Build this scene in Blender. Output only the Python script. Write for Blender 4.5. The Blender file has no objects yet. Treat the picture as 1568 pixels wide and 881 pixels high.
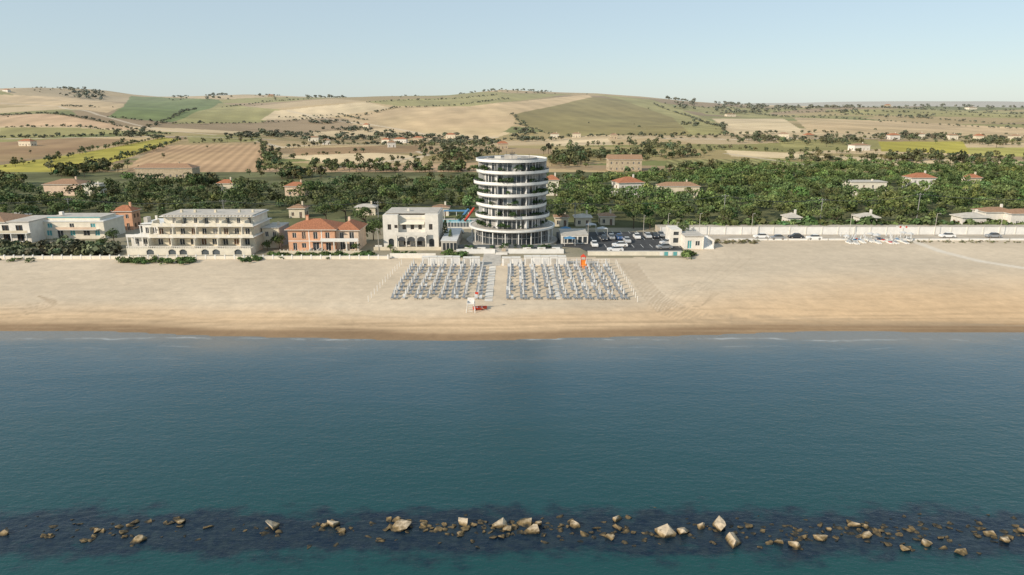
import bpy, bmesh, math, random
import numpy as np
from mathutils import Vector, Matrix
random.seed(7); R=np.random.default_rng(11)
sc=bpy.context.scene
H=38.0; F=1045.0; PD=math.radians(14.7); SP,CP=math.sin(PD),math.cos(PD)
WATER=-1.2
# ------------------------------------------------------------------ helpers: terrain
def sstep(t):
    t=np.clip(t,0,1); return t*t*(3-2*t)
def vnoise(x,y,s,seed=0):
    x=np.asarray(x,float)/s+seed*17.13; y=np.asarray(y,float)/s+seed*9.71
    xi=np.floor(x); yi=np.floor(y); fx=sstep(x-xi); fy=sstep(y-yi)
    def h(a,b):
        v=np.sin(a*127.1+b*311.7+seed*74.7)*43758.5453
        return v-np.floor(v)
    return (h(xi,yi)*(1-fx)+h(xi+1,yi)*fx)*(1-fy)+(h(xi,yi+1)*(1-fx)+h(xi+1,yi+1)*fx)*fy
SKX=[-700,-300,0,50,150,190,250,300,400,500,600,700,770,850,905,960,1020,1100,1200,1300,1350,1450,1568,1900,2300]
SKY=[152,146,143,142,138,144,149,149,146,150,151,147,139.5,143,144.5,149,156,160,162,165,163,166,168,170,162]
YR=2000.0
CRX=[(x-784)/1066*YR for x in SKX]; CRZ=[H+(166-y)*YR/1066 for y in SKY]
def shore(X):   # Y of the waterline
    return 113.0+4.6*sstep(np.abs(X+5)/80.0)+0.7*np.sin(X/23.0)+0.3*np.sin(X/7.0)
def height(X,Y):
    X=np.asarray(X,float); Y=np.asarray(Y,float)
    zc=np.interp(X,CRX,CRZ)
    t=(Y-720)/(YR-720)
    z=(zc-3)*sstep(t)+3*sstep((Y-300)/450)
    m=sstep((Y-620)/300)*(1-sstep((Y-1650)/300))
    z=z+m*(9*np.sin(X/170+1.3+Y/900)*np.sin(Y/190+X/700)+5*np.sin(X/90-0.7)*np.cos(Y/120))
    back=sstep((Y-YR)/700)
    z=z*(1-0.55*back)
    far=sstep((Y-3500)/2500)
    z=z+far*(44+34*vnoise(X,Y,1500,3)+18*vnoise(X,Y,500,5))*0.9
    d=Y-shore(X)
    b=np.where(d<0, WATER+d*0.09, WATER*(1-sstep(d/26.0)))
    b=np.maximum(b,-5)
    z=np.where(Y<190,b+0.0,z)
    z=z+np.where((Y>125)&(Y<168),0.10*(vnoise(X,Y,3.0,1)-.5),0)
    return z
def P(x,y,z=None):
    """photo measurement -> ground position (metres)"""
    u=(x-784)/F; v=(440.5-y)/F
    d=(u,CP+v*SP,-SP+v*CP)
    if z is not None:
        t=(z-H)/d[2]; return (d[0]*t,d[1]*t,z)
    T=np.geomspace(80,4500,4000)
    zz=H+d[2]*T; hh=height(d[0]*T,d[1]*T)
    k=np.argmax(zz<hh)
    if k==0: k=np.argmin(np.abs(T-1900))
    t=T[k]; return (d[0]*t,d[1]*t,float(height(d[0]*t,d[1]*t)))
def inpoly(X,Y,poly):
    m=np.zeros(X.shape,bool); n=len(poly)
    for i in range(n):
        x1,y1=poly[i][:2]; x2,y2=poly[(i+1)%n][:2]
        if y1==y2: continue
        c=((y1>Y)!=(y2>Y))&(X<(x2-x1)*(Y-y1)/(y2-y1)+x1)
        m^=c
    return m
# ------------------------------------------------------------------ materials
def newmat(name):
    m=bpy.data.materials.new(name); m.use_nodes=True
    nt=m.node_tree; b=nt.nodes['Principled BSDF']; return m,nt,b
MC={}
def mat(name,col,rough=0.7,ns=1.5,na=0.12,metal=0,bump=0.0,spec=0.3):
    if name in MC: return MC[name]
    m,nt,b=newmat(name)
    b.inputs['Roughness'].default_value=rough; b.inputs['Metallic'].default_value=metal
    b.inputs['Specular IOR Level'].default_value=spec
    tc=nt.nodes.new('ShaderNodeTexCoord'); n=nt.nodes.new('ShaderNodeTexNoise')
    n.inputs['Scale'].default_value=ns; n.inputs['Detail'].default_value=5; n.inputs['Roughness'].default_value=0.65
    nt.links.new(tc.outputs['Object'],n.inputs['Vector'])
    r=nt.nodes.new('ShaderNodeValToRGB')
    a=[max(0,c*(1-na*1.6)) for c in col]; c2=[min(1,c*(1+na)) for c in col]
    r.color_ramp.elements[0].position=.3; r.color_ramp.elements[1].position=.7
    r.color_ramp.elements[0].color=(*a,1); r.color_ramp.elements[1].color=(*c2,1)
    nt.links.new(n.outputs['Fac'],r.inputs['Fac']); nt.links.new(r.outputs['Color'],b.inputs['Base Color'])
    if bump>0:
        bp=nt.nodes.new('ShaderNodeBump'); bp.inputs['Strength'].default_value=bump; bp.inputs['Distance'].default_value=0.1
        nt.links.new(n.outputs['Fac'],bp.inputs['Height']); nt.links.new(bp.outputs['Normal'],b.inputs['Normal'])
    MC[name]=m; return m
WHITE=mat('white_plaster',(.70,.67,.61),.6,.6,.09)
WHITE2=mat('white_paint',(.74,.73,.70),.4,.8,.07)
BAND=mat('grey_white_parapet',(.62,.62,.61),.5,.8,.08)
CREAM=mat('cream_plaster',(.65,.58,.45),.8,.5,.12)
CREAM2=mat('pale_cream_plaster',(.71,.66,.55),.8,.5,.1)
ORANGE=mat('orange_plaster',(.62,.35,.22),.8,.5,.12)
PEACH=mat('peach_plaster',(.69,.53,.40),.8,.5,.12)
STONE=mat('old_stone_wall',(.46,.38,.27),.9,1,.2)
TERRA=mat('terracotta_tiles',(.38,.16,.085),.85,3,.3,bump=.4)
TERRA2=mat('old_terracotta_tiles',(.34,.21,.13),.85,3,.3,bump=.4)
GREY=mat('grey_concrete',(.30,.30,.29),.8,1,.15)
LGREY=mat('light_concrete',(.48,.45,.40),.8,.7,.14)
DGREY=mat('dark_metal',(.08,.085,.09),.5,1,.2)
ASPH=mat('asphalt',(.055,.057,.06),.85,.5,.25)
ROAD=mat('pale_pavement',(.44,.39,.32),.85,.25,.14)
WOOD=mat('weathered_wood',(.48,.40,.30),.8,2,.2)
TURQ=mat('turquoise_panel',(.12,.38,.40),.4,1,.1)
BLUE=mat('blue_fabric',(.08,.22,.38),.6,1,.1)
POOL=mat('pool_water',(.10,.45,.50),.05,3,.1,spec=.5)
RED=mat('red_paint',(.55,.06,.03),.4,1,.1)
ORNG=mat('orange_plastic',(.75,.22,.03),.4,1,.1)
CANV=mat('parasol_canvas',(.50,.51,.51),.7,1,.1)
LOUNGE=mat('lounger_fabric',(.22,.24,.26),.7,2,.15)
LFRAME=mat('lounger_frame',(.55,.55,.54),.5,2,.1)
BLACK=mat('rubber',(.02,.02,.02),.8,1,.1)
BROWNW=mat('brown_shutter',(.16,.09,.05),.7,2,.2)
CURT=mat('curtain',(.36,.35,.33),.8,2,.2)
def glassmat(name,col,rough=.06):
    m,nt,b=newmat(name); b.inputs['Base Color'].default_value=(*col,1); b.inputs['Roughness'].default_value=rough
    b.inputs['Specular IOR Level'].default_value=.7
    tc=nt.nodes.new('ShaderNodeTexCoord'); n=nt.nodes.new('ShaderNodeTexNoise'); n.inputs['Scale'].default_value=.35
    nt.links.new(tc.outputs['Object'],n.inputs['Vector'])
    mx=nt.nodes.new('ShaderNodeMix'); mx.data_type='RGBA'
    mx.inputs[6].default_value=(*[c*.5 for c in col],1); mx.inputs[7].default_value=(*[c*1.8 for c in col],1)
    nt.links.new(n.outputs['Fac'],mx.inputs[0]); nt.links.new(mx.outputs[2],b.inputs['Base Color'])
    return m
GLASS=glassmat('window_glass',(.035,.043,.05))
GLASS2=glassmat('tinted_glass',(.08,.095,.105))
def attrmat(name,rough,ns,na,ns2=None,bump=0):
    m,nt,b=newmat(name); b.inputs['Roughness'].default_value=rough; b.inputs['Specular IOR Level'].default_value=.15
    at=nt.nodes.new('ShaderNodeAttribute'); at.attribute_name='Col'
    geo=nt.nodes.new('ShaderNodeNewGeometry'); out=at.outputs['Color']; first=None
    for s_ in ([ns,ns2] if ns2 else [ns]):
        n=nt.nodes.new('ShaderNodeTexNoise'); n.inputs['Scale'].default_value=s_; n.inputs['Detail'].default_value=8; n.inputs['Roughness'].default_value=.7
        nt.links.new(geo.outputs['Position'],n.inputs['Vector']); first=first or n
        mr=nt.nodes.new('ShaderNodeMapRange'); mr.inputs['From Min'].default_value=.3; mr.inputs['From Max'].default_value=.7
        mr.inputs['To Min'].default_value=1-na; mr.inputs['To Max'].default_value=1+na
        nt.links.new(n.outputs['Fac'],mr.inputs['Value'])
        vm=nt.nodes.new('ShaderNodeVectorMath'); vm.operation='SCALE'
        nt.links.new(out,vm.inputs[0]); nt.links.new(mr.outputs['Result'],vm.inputs['Scale']); out=vm.outputs[0]
    nt.links.new(out,b.inputs['Base Color'])
    if bump:
        bp=nt.nodes.new('ShaderNodeBump'); bp.inputs['Strength'].default_value=bump; bp.inputs['Distance'].default_value=.25
        nt.links.new(first.outputs['Fac'],bp.inputs['Height']); nt.links.new(bp.outputs['Normal'],b.inputs['Normal'])
    return m
GROUND=attrmat('ground_soil_and_sand',.95,.9,.09,.03,bump=.3)
LEAF=attrmat('foliage',.7,.6,.22)
# ------------------------------------------------------------------ mesh builder
class MB:
    def __init__(s): s.v=[];s.f=[];s.m=[];s.mats=[]
    def mi(s,m):
        if m not in s.mats: s.mats.append(m)
        return s.mats.index(m)
    def add(s,vs,fs,m):
        o=len(s.v); s.v+=[tuple(q) for q in vs]; k=s.mi(m)
        for f in fs: s.f.append([o+i for i in f]); s.m.append(k)
    def box(s,x0,x1,y0,y1,z0,z1,m):
        s.add([(x0,y0,z0),(x1,y0,z0),(x1,y1,z0),(x0,y1,z0),(x0,y0,z1),(x1,y0,z1),(x1,y1,z1),(x0,y1,z1)],
              [(0,3,2,1),(4,5,6,7),(0,1,5,4),(1,2,6,5),(2,3,7,6),(3,0,4,7)],m)
    def prism(s,poly,z0,z1,m):
        n=len(poly)
        s.add([(p[0],p[1],z0) for p in poly]+[(p[0],p[1],z1) for p in poly],
              [tuple(range(n-1,-1,-1)),tuple(range(n,2*n))]+[(i,(i+1)%n,n+(i+1)%n,n+i) for i in range(n)],m)
    def cyl(s,cx,cy,r0,r1,z0,z1,n,m):
        vs=[(cx+r0*math.cos(2*math.pi*i/n),cy+r0*math.sin(2*math.pi*i/n),z0) for i in range(n)]+\
           [(cx+r1*math.cos(2*math.pi*i/n),cy+r1*math.sin(2*math.pi*i/n),z1) for i in range(n)]
        s.add(vs,[tuple(range(n-1,-1,-1)),tuple(range(n,2*n))]+[(i,(i+1)%n,n+(i+1)%n,n+i) for i in range(n)],m)
    def ring(s,cx,cy,fi,fo,z0,z1,n,m):
        vs=[]
        for i in range(n):
            a=2*math.pi*i/n; c,q=math.cos(a),math.sin(a)
            for r,z in ((fi(a),z0),(fo(a),z0),(fo(a),z1),(fi(a),z1)): vs.append((cx+r*c,cy+r*q,z))
        fs=[]
        for i in range(n):
            j=(i+1)%n
            for k in range(4):
                l=(k+1)%4; fs.append((4*i+k,4*j+k,4*j+l,4*i+l))
        s.add(vs,fs,m)
    def hip(s,x0,x1,y0,y1,z,h,m,ov=.5,gable=False):
        x0-=ov;x1+=ov;y0-=ov;y1+=ov; cy=(y0+y1)/2; cx=(x0+x1)/2
        if x1-x0>=y1-y0:
            e=0 if gable else (y1-y0)/2*.98
            a=(x0+e,cy,z+h); b=(x1-e,cy,z+h)
            vs=[(x0,y0,z),(x1,y0,z),(x1,y1,z),(x0,y1,z),a,b]; fs=[(0,1,5,4),(1,2,5),(2,3,4,5),(3,0,4)]
        else:
            e=0 if gable else (x1-x0)/2*.98
            a=(cx,y0+e,z+h); b=(cx,y1-e,z+h)
            vs=[(x0,y0,z),(x1,y0,z),(x1,y1,z),(x0,y1,z),a,b]; fs=[(0,1,4),(1,2,5,4),(2,3,5),(3,0,4,5)]
        s.add(vs,fs,m)
        s.box(x0+.02,x1-.02,y0+.02,y1-.02,z-.18,z-.005,WHITE)
    def rod(s,p,q,r,m,n=5):
        p=Vector(p);q=Vector(q);d=(q-p).normalized()
        a=d.orthogonal().normalized(); b=d.cross(a)
        vs=[p+(a*math.cos(2*math.pi*i/n)+b*math.sin(2*math.pi*i/n))*r for i in range(n)]
        vs+=[v+(q-p) for v in vs]
        s.add(vs,[tuple(range(n-1,-1,-1)),tuple(range(n,2*n))]+[(i,(i+1)%n,n+(i+1)%n,n+i) for i in range(n)],m)
    def obj(s,name,parent=None,loc=(0,0,0),rot=0):
        me=bpy.data.meshes.new(name); me.from_pydata(s.v,[],s.f)
        for m in s.mats: me.materials.append(m)
        me.polygons.foreach_set('material_index',s.m); me.update()
        o=bpy.data.objects.new(name,me); sc.collection.objects.link(o)
        if parent: o.parent=parent
        else:
            o.location=loc; o.rotation_euler=(0,0,rot)
        return o
class Bld:
    def __init__(s,name,loc,rot=0,sz=1,sx=1):
        s.e=bpy.data.objects.new(name,None); sc.collection.objects.link(s.e)
        s.e.location=loc; s.e.rotation_euler=(0,0,rot); s.e.scale=(sx,1,sz); s.p={}
    def __getitem__(s,k):
        if k not in s.p: s.p[k]=MB()
        return s.p[k]
    def done(s):
        for k,m in s.p.items():
            if m.f: m.obj(k,s.e)
def facade(b,x0,x1,y,z0,z1,ops,m,th=.3,frame=None,glass=None):
    xs=sorted({x0,x1}|{min(max(v,x0),x1) for o in ops for v in o[:2]}); zs=sorted({z0,z1}|{min(max(v,z0),z1) for o in ops for v in o[2:4]})
    w=b['walls']
    for i in range(len(xs)-1):
        run=None
        for j in range(len(zs)-1):
            cx=(xs[i]+xs[i+1])/2; cz=(zs[j]+zs[j+1])/2
            hole=any(o[0]<cx<o[1] and o[2]<cz<o[3] for o in ops)
            if hole:
                if run is not None: w.box(xs[i],xs[i+1],y,y+th,run,zs[j],m); run=None
            elif run is None: run=zs[j]
        if run is not None: w.box(xs[i],xs[i+1],y,y+th,run,zs[-1],m)
    for o in ops:
        g=o[4] if len(o)>4 else (glass or GLASS)
        b['windows'].box(o[0],o[1],y+th-.08,y+th-.01,o[2],o[3],g)
        if frame and o[1]-o[0]>.6:
            f=b['window_frames']; t=.07
            f.box(o[0],o[0]+t,y+.08,y+th-.09,o[2],o[3],frame); f.box(o[1]-t,o[1],y+.08,y+th-.09,o[2],o[3],frame)
            f.box(o[0]+t,o[1]-t,y+.08,y+th-.09,o[3]-t,o[3],frame)
            c=(o[0]+o[1])/2; f.box(c-.03,c+.03,y+.08,y+th-.09,o[2],o[3]-t,frame)
def arch(x0,x1,z0,z1,g=None,n=7):
    r=(x1-x0)/2; out=[]
    for i in range(n):
        a=x0+(x1-x0)*i/n; c=x0+(x1-x0)*(i+1)/n; m=(a+c)/2-(x0+x1)/2
        z=z1-r*.9+math.sqrt(max(0,r*r-m*m))*.9
        out.append((a,c,z0,z)+((g,) if g else ()))
    return out
# ------------------------------------------------------------------ foliage
def proto(kind,rng,n,leaf):
    if kind=='pine': L=9; cen=np.c_[rng.uniform(-1,1,(L,2))*2.4,rng.uniform(4.6,7.0,L)]; rad=rng.uniform(1.0,1.9,L); fl=.75
    elif kind=='broad': L=10; d=rng.normal(size=(L,3)); d/=np.linalg.norm(d,axis=1)[:,None]; cen=d*rng.uniform(.4,1,(L,1))*np.array([1.9,1.9,2.0])+np.array([0,0,3.8]); rad=rng.uniform(1.0,1.7,L); fl=.9
    elif kind=='round': L=9; d=rng.normal(size=(L,3)); d/=np.linalg.norm(d,axis=1)[:,None]; d[:,2]=abs(d[:,2]); cen=d*rng.uniform(.3,1,(L,1))*np.array([2.0,2.0,1.9])+np.array([0,0,1.7]); rad=rng.uniform(1.2,1.9,L); fl=.9
    elif kind=='cypress': L=8; z=np.linspace(.8,7.5,L); cen=np.c_[rng.uniform(-.2,.2,(L,2)),z]; rad=1.15*(1-(z/9.5)**2)+.1; fl=1.4
    else: L=5; cen=np.c_[rng.uniform(-.7,.7,(L,2)),rng.uniform(.3,.9,L)]; rad=rng.uniform(.5,.9,L); fl=.8
    k=rng.integers(0,L,n); d=rng.normal(size=(n,3)); d/=np.linalg.norm(d,axis=1)[:,None]
    d[:,2]=np.where(d[:,2]<-.35,-d[:,2],d[:,2])
    pos=cen[k]+d*(rad[k]*rng.uniform(.72,1.08,n))[:,None]*np.array([1,1,fl])
    nr=d+rng.normal(size=(n,3))*.4; nr/=np.linalg.norm(nr,axis=1)[:,None]
    a=np.cross(nr,rng.normal(size=(n,3))); a/=np.linalg.norm(a,axis=1)[:,None]; b=np.cross(nr,a)
    s=(leaf*rng.uniform(.6,1.35,n))[:,None]; s2=s*rng.uniform(.5,1.0,(n,1))
    q=np.stack([pos-a*s,pos-b*s2,pos+a*s*.9,pos+b*s2],1)
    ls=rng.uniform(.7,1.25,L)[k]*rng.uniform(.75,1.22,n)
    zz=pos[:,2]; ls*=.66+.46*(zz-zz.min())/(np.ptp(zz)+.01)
    tq=[]
    top=cen.mean(0); tr={'pine':.22,'broad':.2,'cypress':.12,'round':.2}.get(kind,.05)
    def limb(p,q,r0,r1):
        p=np.array(p,float);q=np.array(q,float); dd=q-p; dd/=np.linalg.norm(dd)+1e-6
        a=np.cross(dd,[.3,1,.1]); a/=np.linalg.norm(a); b=np.cross(dd,a)
        for i in range(4):
            t0=i*math.pi/2; t1=t0+math.pi/2
            c0=a*math.cos(t0)+b*math.sin(t0); c1=a*math.cos(t1)+b*math.sin(t1)
            tq.append([p+c0*r0,p+c1*r0,q+c1*r1,q+c0*r1])
    fork=np.array([0,0,top[2]*.6]); limb((0,0,-.3),fork,tr,tr*.7)
    for i in range(min(4,L)): limb(fork,cen[i],tr*.55,tr*.2)
    tq=np.array(tq)
    return q,ls,tq
BARK=np.array([.10,.075,.055])
def mass(name,pts,kinds,n,leaf,col,scale=(.8,1.25),var=.18,haze=None,np_=6,trunk=True,stretch=1.0):
    pts=[p for p in pts]
    if not pts: return
    rng=np.random.default_rng(len(name)*31+len(pts))
    pr=[proto(kinds[i%len(kinds)],rng,n,leaf) for i in range(np_)]
    V=[];C=[]
    col=np.array(col)
    for p in pts:
        q,ls,tq=pr[rng.integers(0,np_)]
        s=rng.uniform(*scale)*(p[3] if len(p)>3 else 1); a=rng.uniform(0,6.283); c,si=math.cos(a),math.sin(a)
        M=np.array([[c,-si,0],[si,c,0],[0,0,rng.uniform(.8,1.15)]])*s*np.array([[stretch],[stretch],[1]])
        tint=col*(1+rng.normal()*var)*(1+rng.normal(size=3)*var*.4*np.array([1.2,.5,.8]))
        tint=np.maximum(tint,.01)
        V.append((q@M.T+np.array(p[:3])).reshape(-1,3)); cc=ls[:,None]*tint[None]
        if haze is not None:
            f=float(np.clip((p[1]-400)/3600,0,.5)); cc=cc*(1-f)+np.array(haze)*f  # distance haze blended into the leaf colours of far trees
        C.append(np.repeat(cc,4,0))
        if trunk:
            V.append((tq@M.T+np.array(p[:3])).reshape(-1,3)); C.append(np.tile(BARK,(len(tq)*4,1)))
    V=np.concatenate(V);C=np.concatenate(C); nq=len(V)//4
    me=bpy.data.meshes.new(name); me.vertices.add(len(V)); me.vertices.foreach_set('co',V.astype(np.float32).ravel())
    me.loops.add(nq*4); me.loops.foreach_set('vertex_index',np.arange(nq*4,dtype=np.int32))
    me.polygons.add(nq); me.polygons.foreach_set('loop_start',np.arange(0,nq*4,4,dtype=np.int32))
    me.update(calc_edges=True)
    ca=me.color_attributes.new('Col','FLOAT_COLOR','POINT')
    ca.data.foreach_set('color',np.c_[C,np.ones(len(C))].astype(np.float32).ravel())
    me.materials.append(LEAF)
    o=bpy.data.objects.new(name,me); sc.collection.objects.link(o); return o
# ------------------------------------------------------------------ TERRAIN sheet
NC,NR=1100,740
s_=np.linspace(-1.05,1.05,NC); Yr=95*np.exp(np.linspace(0,math.log(9500/95),NR))
YY=np.repeat(Yr[:,None],NC,1); XX=s_[None,:]*(YY+60)
ZZ=height(XX,YY)
X=XX.ravel();Y=YY.ravel()
col=np.zeros((X.size,3))
def C3(*c): return np.array(c)
pal=[C3(.44,.33,.18),C3(.49,.38,.23),C3(.34,.27,.13),C3(.25,.23,.09),C3(.19,.20,.075),C3(.38,.29,.15),C3(.30,.22,.13)]
ns=190
sx=R.uniform(-2400,2400,ns); sy=np.exp(R.uniform(math.log(330),math.log(2600),ns)); sx=sx*(sy+300)/2600
best=np.full(X.size,1e9); bid=np.zeros(X.size,int)
for i in range(ns):
    k=1.0/(sy[i]*.5)
    d=np.hypot((X-sx[i])*.45,(Y-sy[i])*1.4)*k
    up=d<best; bid[up]=i; best=np.where(up,d,best)
pc=np.array([pal[j] for j in R.choice(len(pal),ns,p=[.2,.17,.15,.17,.08,.13,.10])])*R.uniform(.85,1.1,(ns,1))
col[:]=pc[bid]
n1=vnoise(X,Y,140,2)
col=col*(0.88+.24*n1[:,None])
TAN=(.52,.385,.225);PALE=(.60,.475,.30);OLI=(.245,.20,.08);GRN=(.14,.18,.06);BRN=(.32,.21,.12);YEL=(.40,.35,.07);PINK=(.48,.33,.205);OG=(.30,.27,.11)
fields=[
 ([(-60,143),(100,149),(196,160),(165,173),(90,165),(-60,158)],TAN,0),
 ([(200,147),(335,153),(345,162),(262,188),(165,180),(190,162)],GRN,0),
 ([(335,158),(440,170),(400,188),(262,190)],OG,0),
 ([(420,170),(560,156),(600,166),(480,183),(400,184)],PALE,0),
 ([(560,156),(780,143),(880,144),(720,163),(610,163)],OG,0),
 ([(540,176),(610,166),(720,163),(900,145),(908,150),(785,176),(790,190),(762,208),(640,203),(530,190)],TAN,0),
 ([(785,176),(908,149),(945,151),(1030,180),(1060,208),(850,207),(800,192)],OLI,0),
 ([(905,144),(1000,153),(1105,190),(1108,206),(1060,208),(1030,180),(945,151)],OG,0),
 ([(1060,165),(1120,163),(1200,178),(1150,180),(1080,175)],OG,0),
 ([(1090,182),(1200,182),(1235,204),(1130,206)],PALE,0),
 ([(1215,180),(1370,186),(1568,196),(1700,205),(1568,210),(1240,203)],TAN,0),
 ([(1260,168),(1420,168),(1600,172),(1600,182),(1300,176)],OG,0),
 ([(0,196),(120,196),(220,203),(0,212)],OG,0),
 ([(-60,174),(90,176),(170,190),(210,200),(120,194),(-60,194)],PINK,0),
 ([(-60,222),(120,211),(200,214),(100,236),(-60,256)],BRN,0),
 ([(-60,262),(130,234),(250,211),(278,214),(180,247),(60,275),(-60,284)],YEL,1),
 ([(285,208),(400,206),(396,217),(290,219)],OG,2),
 ([(245,223),(400,219),(406,240),(396,272),(190,266),(208,246)],(.42,.28,.165),3),
 ([(440,240),(560,233),(650,240),(640,250),(500,250)],PALE,0),
 ([(450,228),(640,222),(650,232),(450,238)],BRN,0),
 ([(400,258),(730,250),(730,270),(420,276)],PINK,0),
 ([(840,214),(930,212),(940,222),(840,224)],PALE,0),
 ([(1020,245),(1200,243),(1230,258),(1020,256)],(.28,.26,.11),2),
 ([(1110,230),(1240,236),(1220,243),(1120,240)],PALE,0),
 ([(1345,217),(1475,217),(1485,236),(1350,232)],YEL,0),
 ([(1480,226),(1700,226),(1700,244),(1485,238)],(.36,.33,.10),0),
 ([(1230,248),(1350,250),(1350,258),(1230,256)],GRN,0),
 ([(1190,214),(1345,214),(1345,226),(1200,226)],OG,0),
 ([(1230,238),(1500,246),(1700,250),(1700,258),(1400,256)],PALE,0),
 ([(850,228),(1000,228),(1010,240),(850,240)],OG,0),
]
for poly,c,st in fields:
    w=[]
    n=len(poly)
    for i in range(n):
        a=poly[i];b=poly[(i+1)%n]
        for t in (0,.33,.66): w.append(P(a[0]+(b[0]-a[0])*t,a[1]+(b[1]-a[1])*t))
    m=inpoly(X,Y,w); cc=np.array(c)
    f=np.ones(m.sum())
    if st==1: f=1+.25*(vnoise(X[m],Y[m],12,7)-.5)
    if st==2: f=1+.35*np.sin(X[m]*.8+Y[m]*.02)
    if st==3: f=1+.14*np.sin(X[m]*.85+Y[m]*.25)
    if st==0: f=1+.05*np.sin(X[m]*.16+Y[m]*.05+c[0]*40)
    f=f*(.82+.36*vnoise(X[m],Y[m],60,4))*(.91+.18*vnoise(X[m],Y[m],14,9))
    gm=(vnoise(X[m],Y[m],90,17)**2*.22)[:,None]
    col[m]=(cc*(1-gm)+np.array([.20,.20,.08])*gm)*f[:,None]
def paint_line(pts,wd,c,z=None,mix=1.0):
    w=[P(a,b,z) for a,b in pts]
    for a,b in zip(w[:-1],w[1:]):
        ax,ay=a[:2];bx,by=b[:2]; L=math.hypot(bx-ax,by-ay)+1e-6
        sel=np.where((X>min(ax,bx)-wd*2)&(X<max(ax,bx)+wd*2)&(Y>min(ay,by)-wd*2)&(Y<max(ay,by)+wd*2))[0]
        t=np.clip(((X[sel]-ax)*(bx-ax)+(Y[sel]-ay)*(by-ay))/L**2,0,1)
        d=np.hypot(X[sel]-ax-t*(bx-ax),Y[sel]-ay-t*(by-ay))
        k=(np.clip(1-(d/wd)**4,0,1)*mix)[:,None]
        col[sel]=col[sel]*(1-k)+np.array(c)*k
for l,w in [([(0,158),(90,163),(150,176),(230,196),(330,207)],3),([(440,170),(560,190),(650,206)],3),([(395,216),(430,226),(640,214),(760,211)],4),
            ([(1000,213),(1130,214),(1350,212),(1568,214)],4),([(640,232),(655,238),(560,252),(440,262)],3),([(1110,235),(1230,252),(1400,262)],2.5),([(0,213),(200,210),(420,214)],4)]:
    paint_line(l,w,(.55,.47,.36),mix=.85)
G0=C3(.11,.115,.055)
m=(Y<420)&(Y>222); col[m]=G0*(.7+.9*vnoise(X[m],Y[m],9,6))[:,None]
m=(Y<=222)&(Y>150); f=vnoise(X[m],Y[m],7,8)[:,None]; col[m]=C3(.33,.29,.22)*(1-f*.5)+G0*f*.5
sandlim=np.where(X>54,200.7,np.where(X>46,176+(X-46)/8*24.7,176.0))+1.2*(vnoise(X,Y,4,12)-.5)
m=Y<sandlim
d=(Y-shore(X))[m]; Xm=X[m];Ym=Y[m]
dry=C3(.585,.485,.36); warm=C3(.62,.43,.25); wet=C3(.23,.15,.085)
rightw=sstep((Xm-15)/70)
k1=1-sstep((d+3*(vnoise(Xm,Ym,14,3)-.5)-8)/(11+34*rightw))
k1=k1*(.78+.22*rightw)
cs=dry*(1-k1[:,None]*.9)+warm*(k1[:,None]*.9)
grey=sstep((Ym-150)/30)*(.35+.65*vnoise(Xm,Ym,22,31)); cs=cs*(1-.25*grey[:,None])+C3(.52,.455,.365)*.25*grey[:,None]
k2=(1-sstep((d+1.4*(vnoise(Xm,Ym,18,5)-.5)*2-3.2)/3.2))[:,None]; cs=cs*(1-k2*.85)+wet*k2*.85
for off,amp,st in ((9.5,1.6,.22),(13,2.2,.16),(7.2,1.0,.28),(5.6,.8,.2),(17,3,.09)):
    dd=np.abs(d-off-amp*2*(vnoise(Xm,Ym*0,30,off)-.5)); cs=cs*(1-st*np.clip(1-dd/.6,0,1))[:,None]
cs=cs*(.94+.12*vnoise(Xm,Ym,1.6,21))[:,None]*(.91+.18*vnoise(Xm,Ym,16,22))[:,None]
cs=cs*(1-.06*(vnoise(Xm*.12,Ym,1.1,33)))[:,None]
col[m]=cs
DK=(.36,.275,.185); LT=(.66,.57,.45)
for k in range(8):
    o=k*3.4
    pl=[(950+o,405),(968+o,430),(985+o*1.3,455),(1005+o*1.6,475-o*.3),(1040+o*2,486-o*.3),(1120,490-o*.5),(1300,493-o*.4),(1568,492)]
    paint_line(pl,.3,DK,z=-.3,mix=.38); paint_line([(a+3,b) for a,b in pl[:4]],.2,LT,z=-.3,mix=.35)
for k in range(4):
    paint_line([(990+k*9,470+k*3),(1010+k*10,450),(1045+k*8,440-k*2),(1090+k*3,452),(1075,468),(1030,472)],.22,DK,z=-.3,mix=.24)
for k in range(4): paint_line([(1000+k*12,478+k*2),(1060+k*10,440),(1100+k*16,400),(1090+k*20,385)],.25,DK,z=-.2,mix=.15)
for k in range(4): paint_line([(0,468+k*5),(40,466+k*4),(85,460+k*2),(60,455)],.3,DK,z=-.3,mix=.4)
for k in range(6): paint_line([(0,480+k*3.2),(300,485+k*3),(700,487+k*3.5),(1000,488+k*3),(1568,486+k*3)],.25,(.40,.29,.18),z=-.6,mix=.4)
for k in range(9): paint_line([(0,412+k*7),(200,416+k*7),(420,414+k*6.5),(590,418+k*6)],.3,DK,z=0,mix=.11)
for k in range(9): paint_line([(1000,400+k*7),(1200,396+k*9),(1400,398+k*10),(1568,404+k*10)],.3,DK,z=0,mix=.11)
paint_line([(1395,368),(1440,385),(1500,400),(1600,416),(1700,430)],1.6,(.66,.60,.51),z=0,mix=.8)
f=(np.clip((Y-600)/5600,0,.68))[:,None]; col=col*(1-f)+np.array([.45,.47,.48])*f  # aerial haze painted into the ground colours, paler and bluer with distance
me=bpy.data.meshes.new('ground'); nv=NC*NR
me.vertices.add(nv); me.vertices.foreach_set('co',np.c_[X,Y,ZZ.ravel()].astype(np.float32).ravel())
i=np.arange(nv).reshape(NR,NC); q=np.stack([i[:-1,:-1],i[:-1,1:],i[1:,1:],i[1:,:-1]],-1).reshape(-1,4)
me.loops.add(q.size); me.loops.foreach_set('vertex_index',q.astype(np.int32).ravel())
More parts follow.
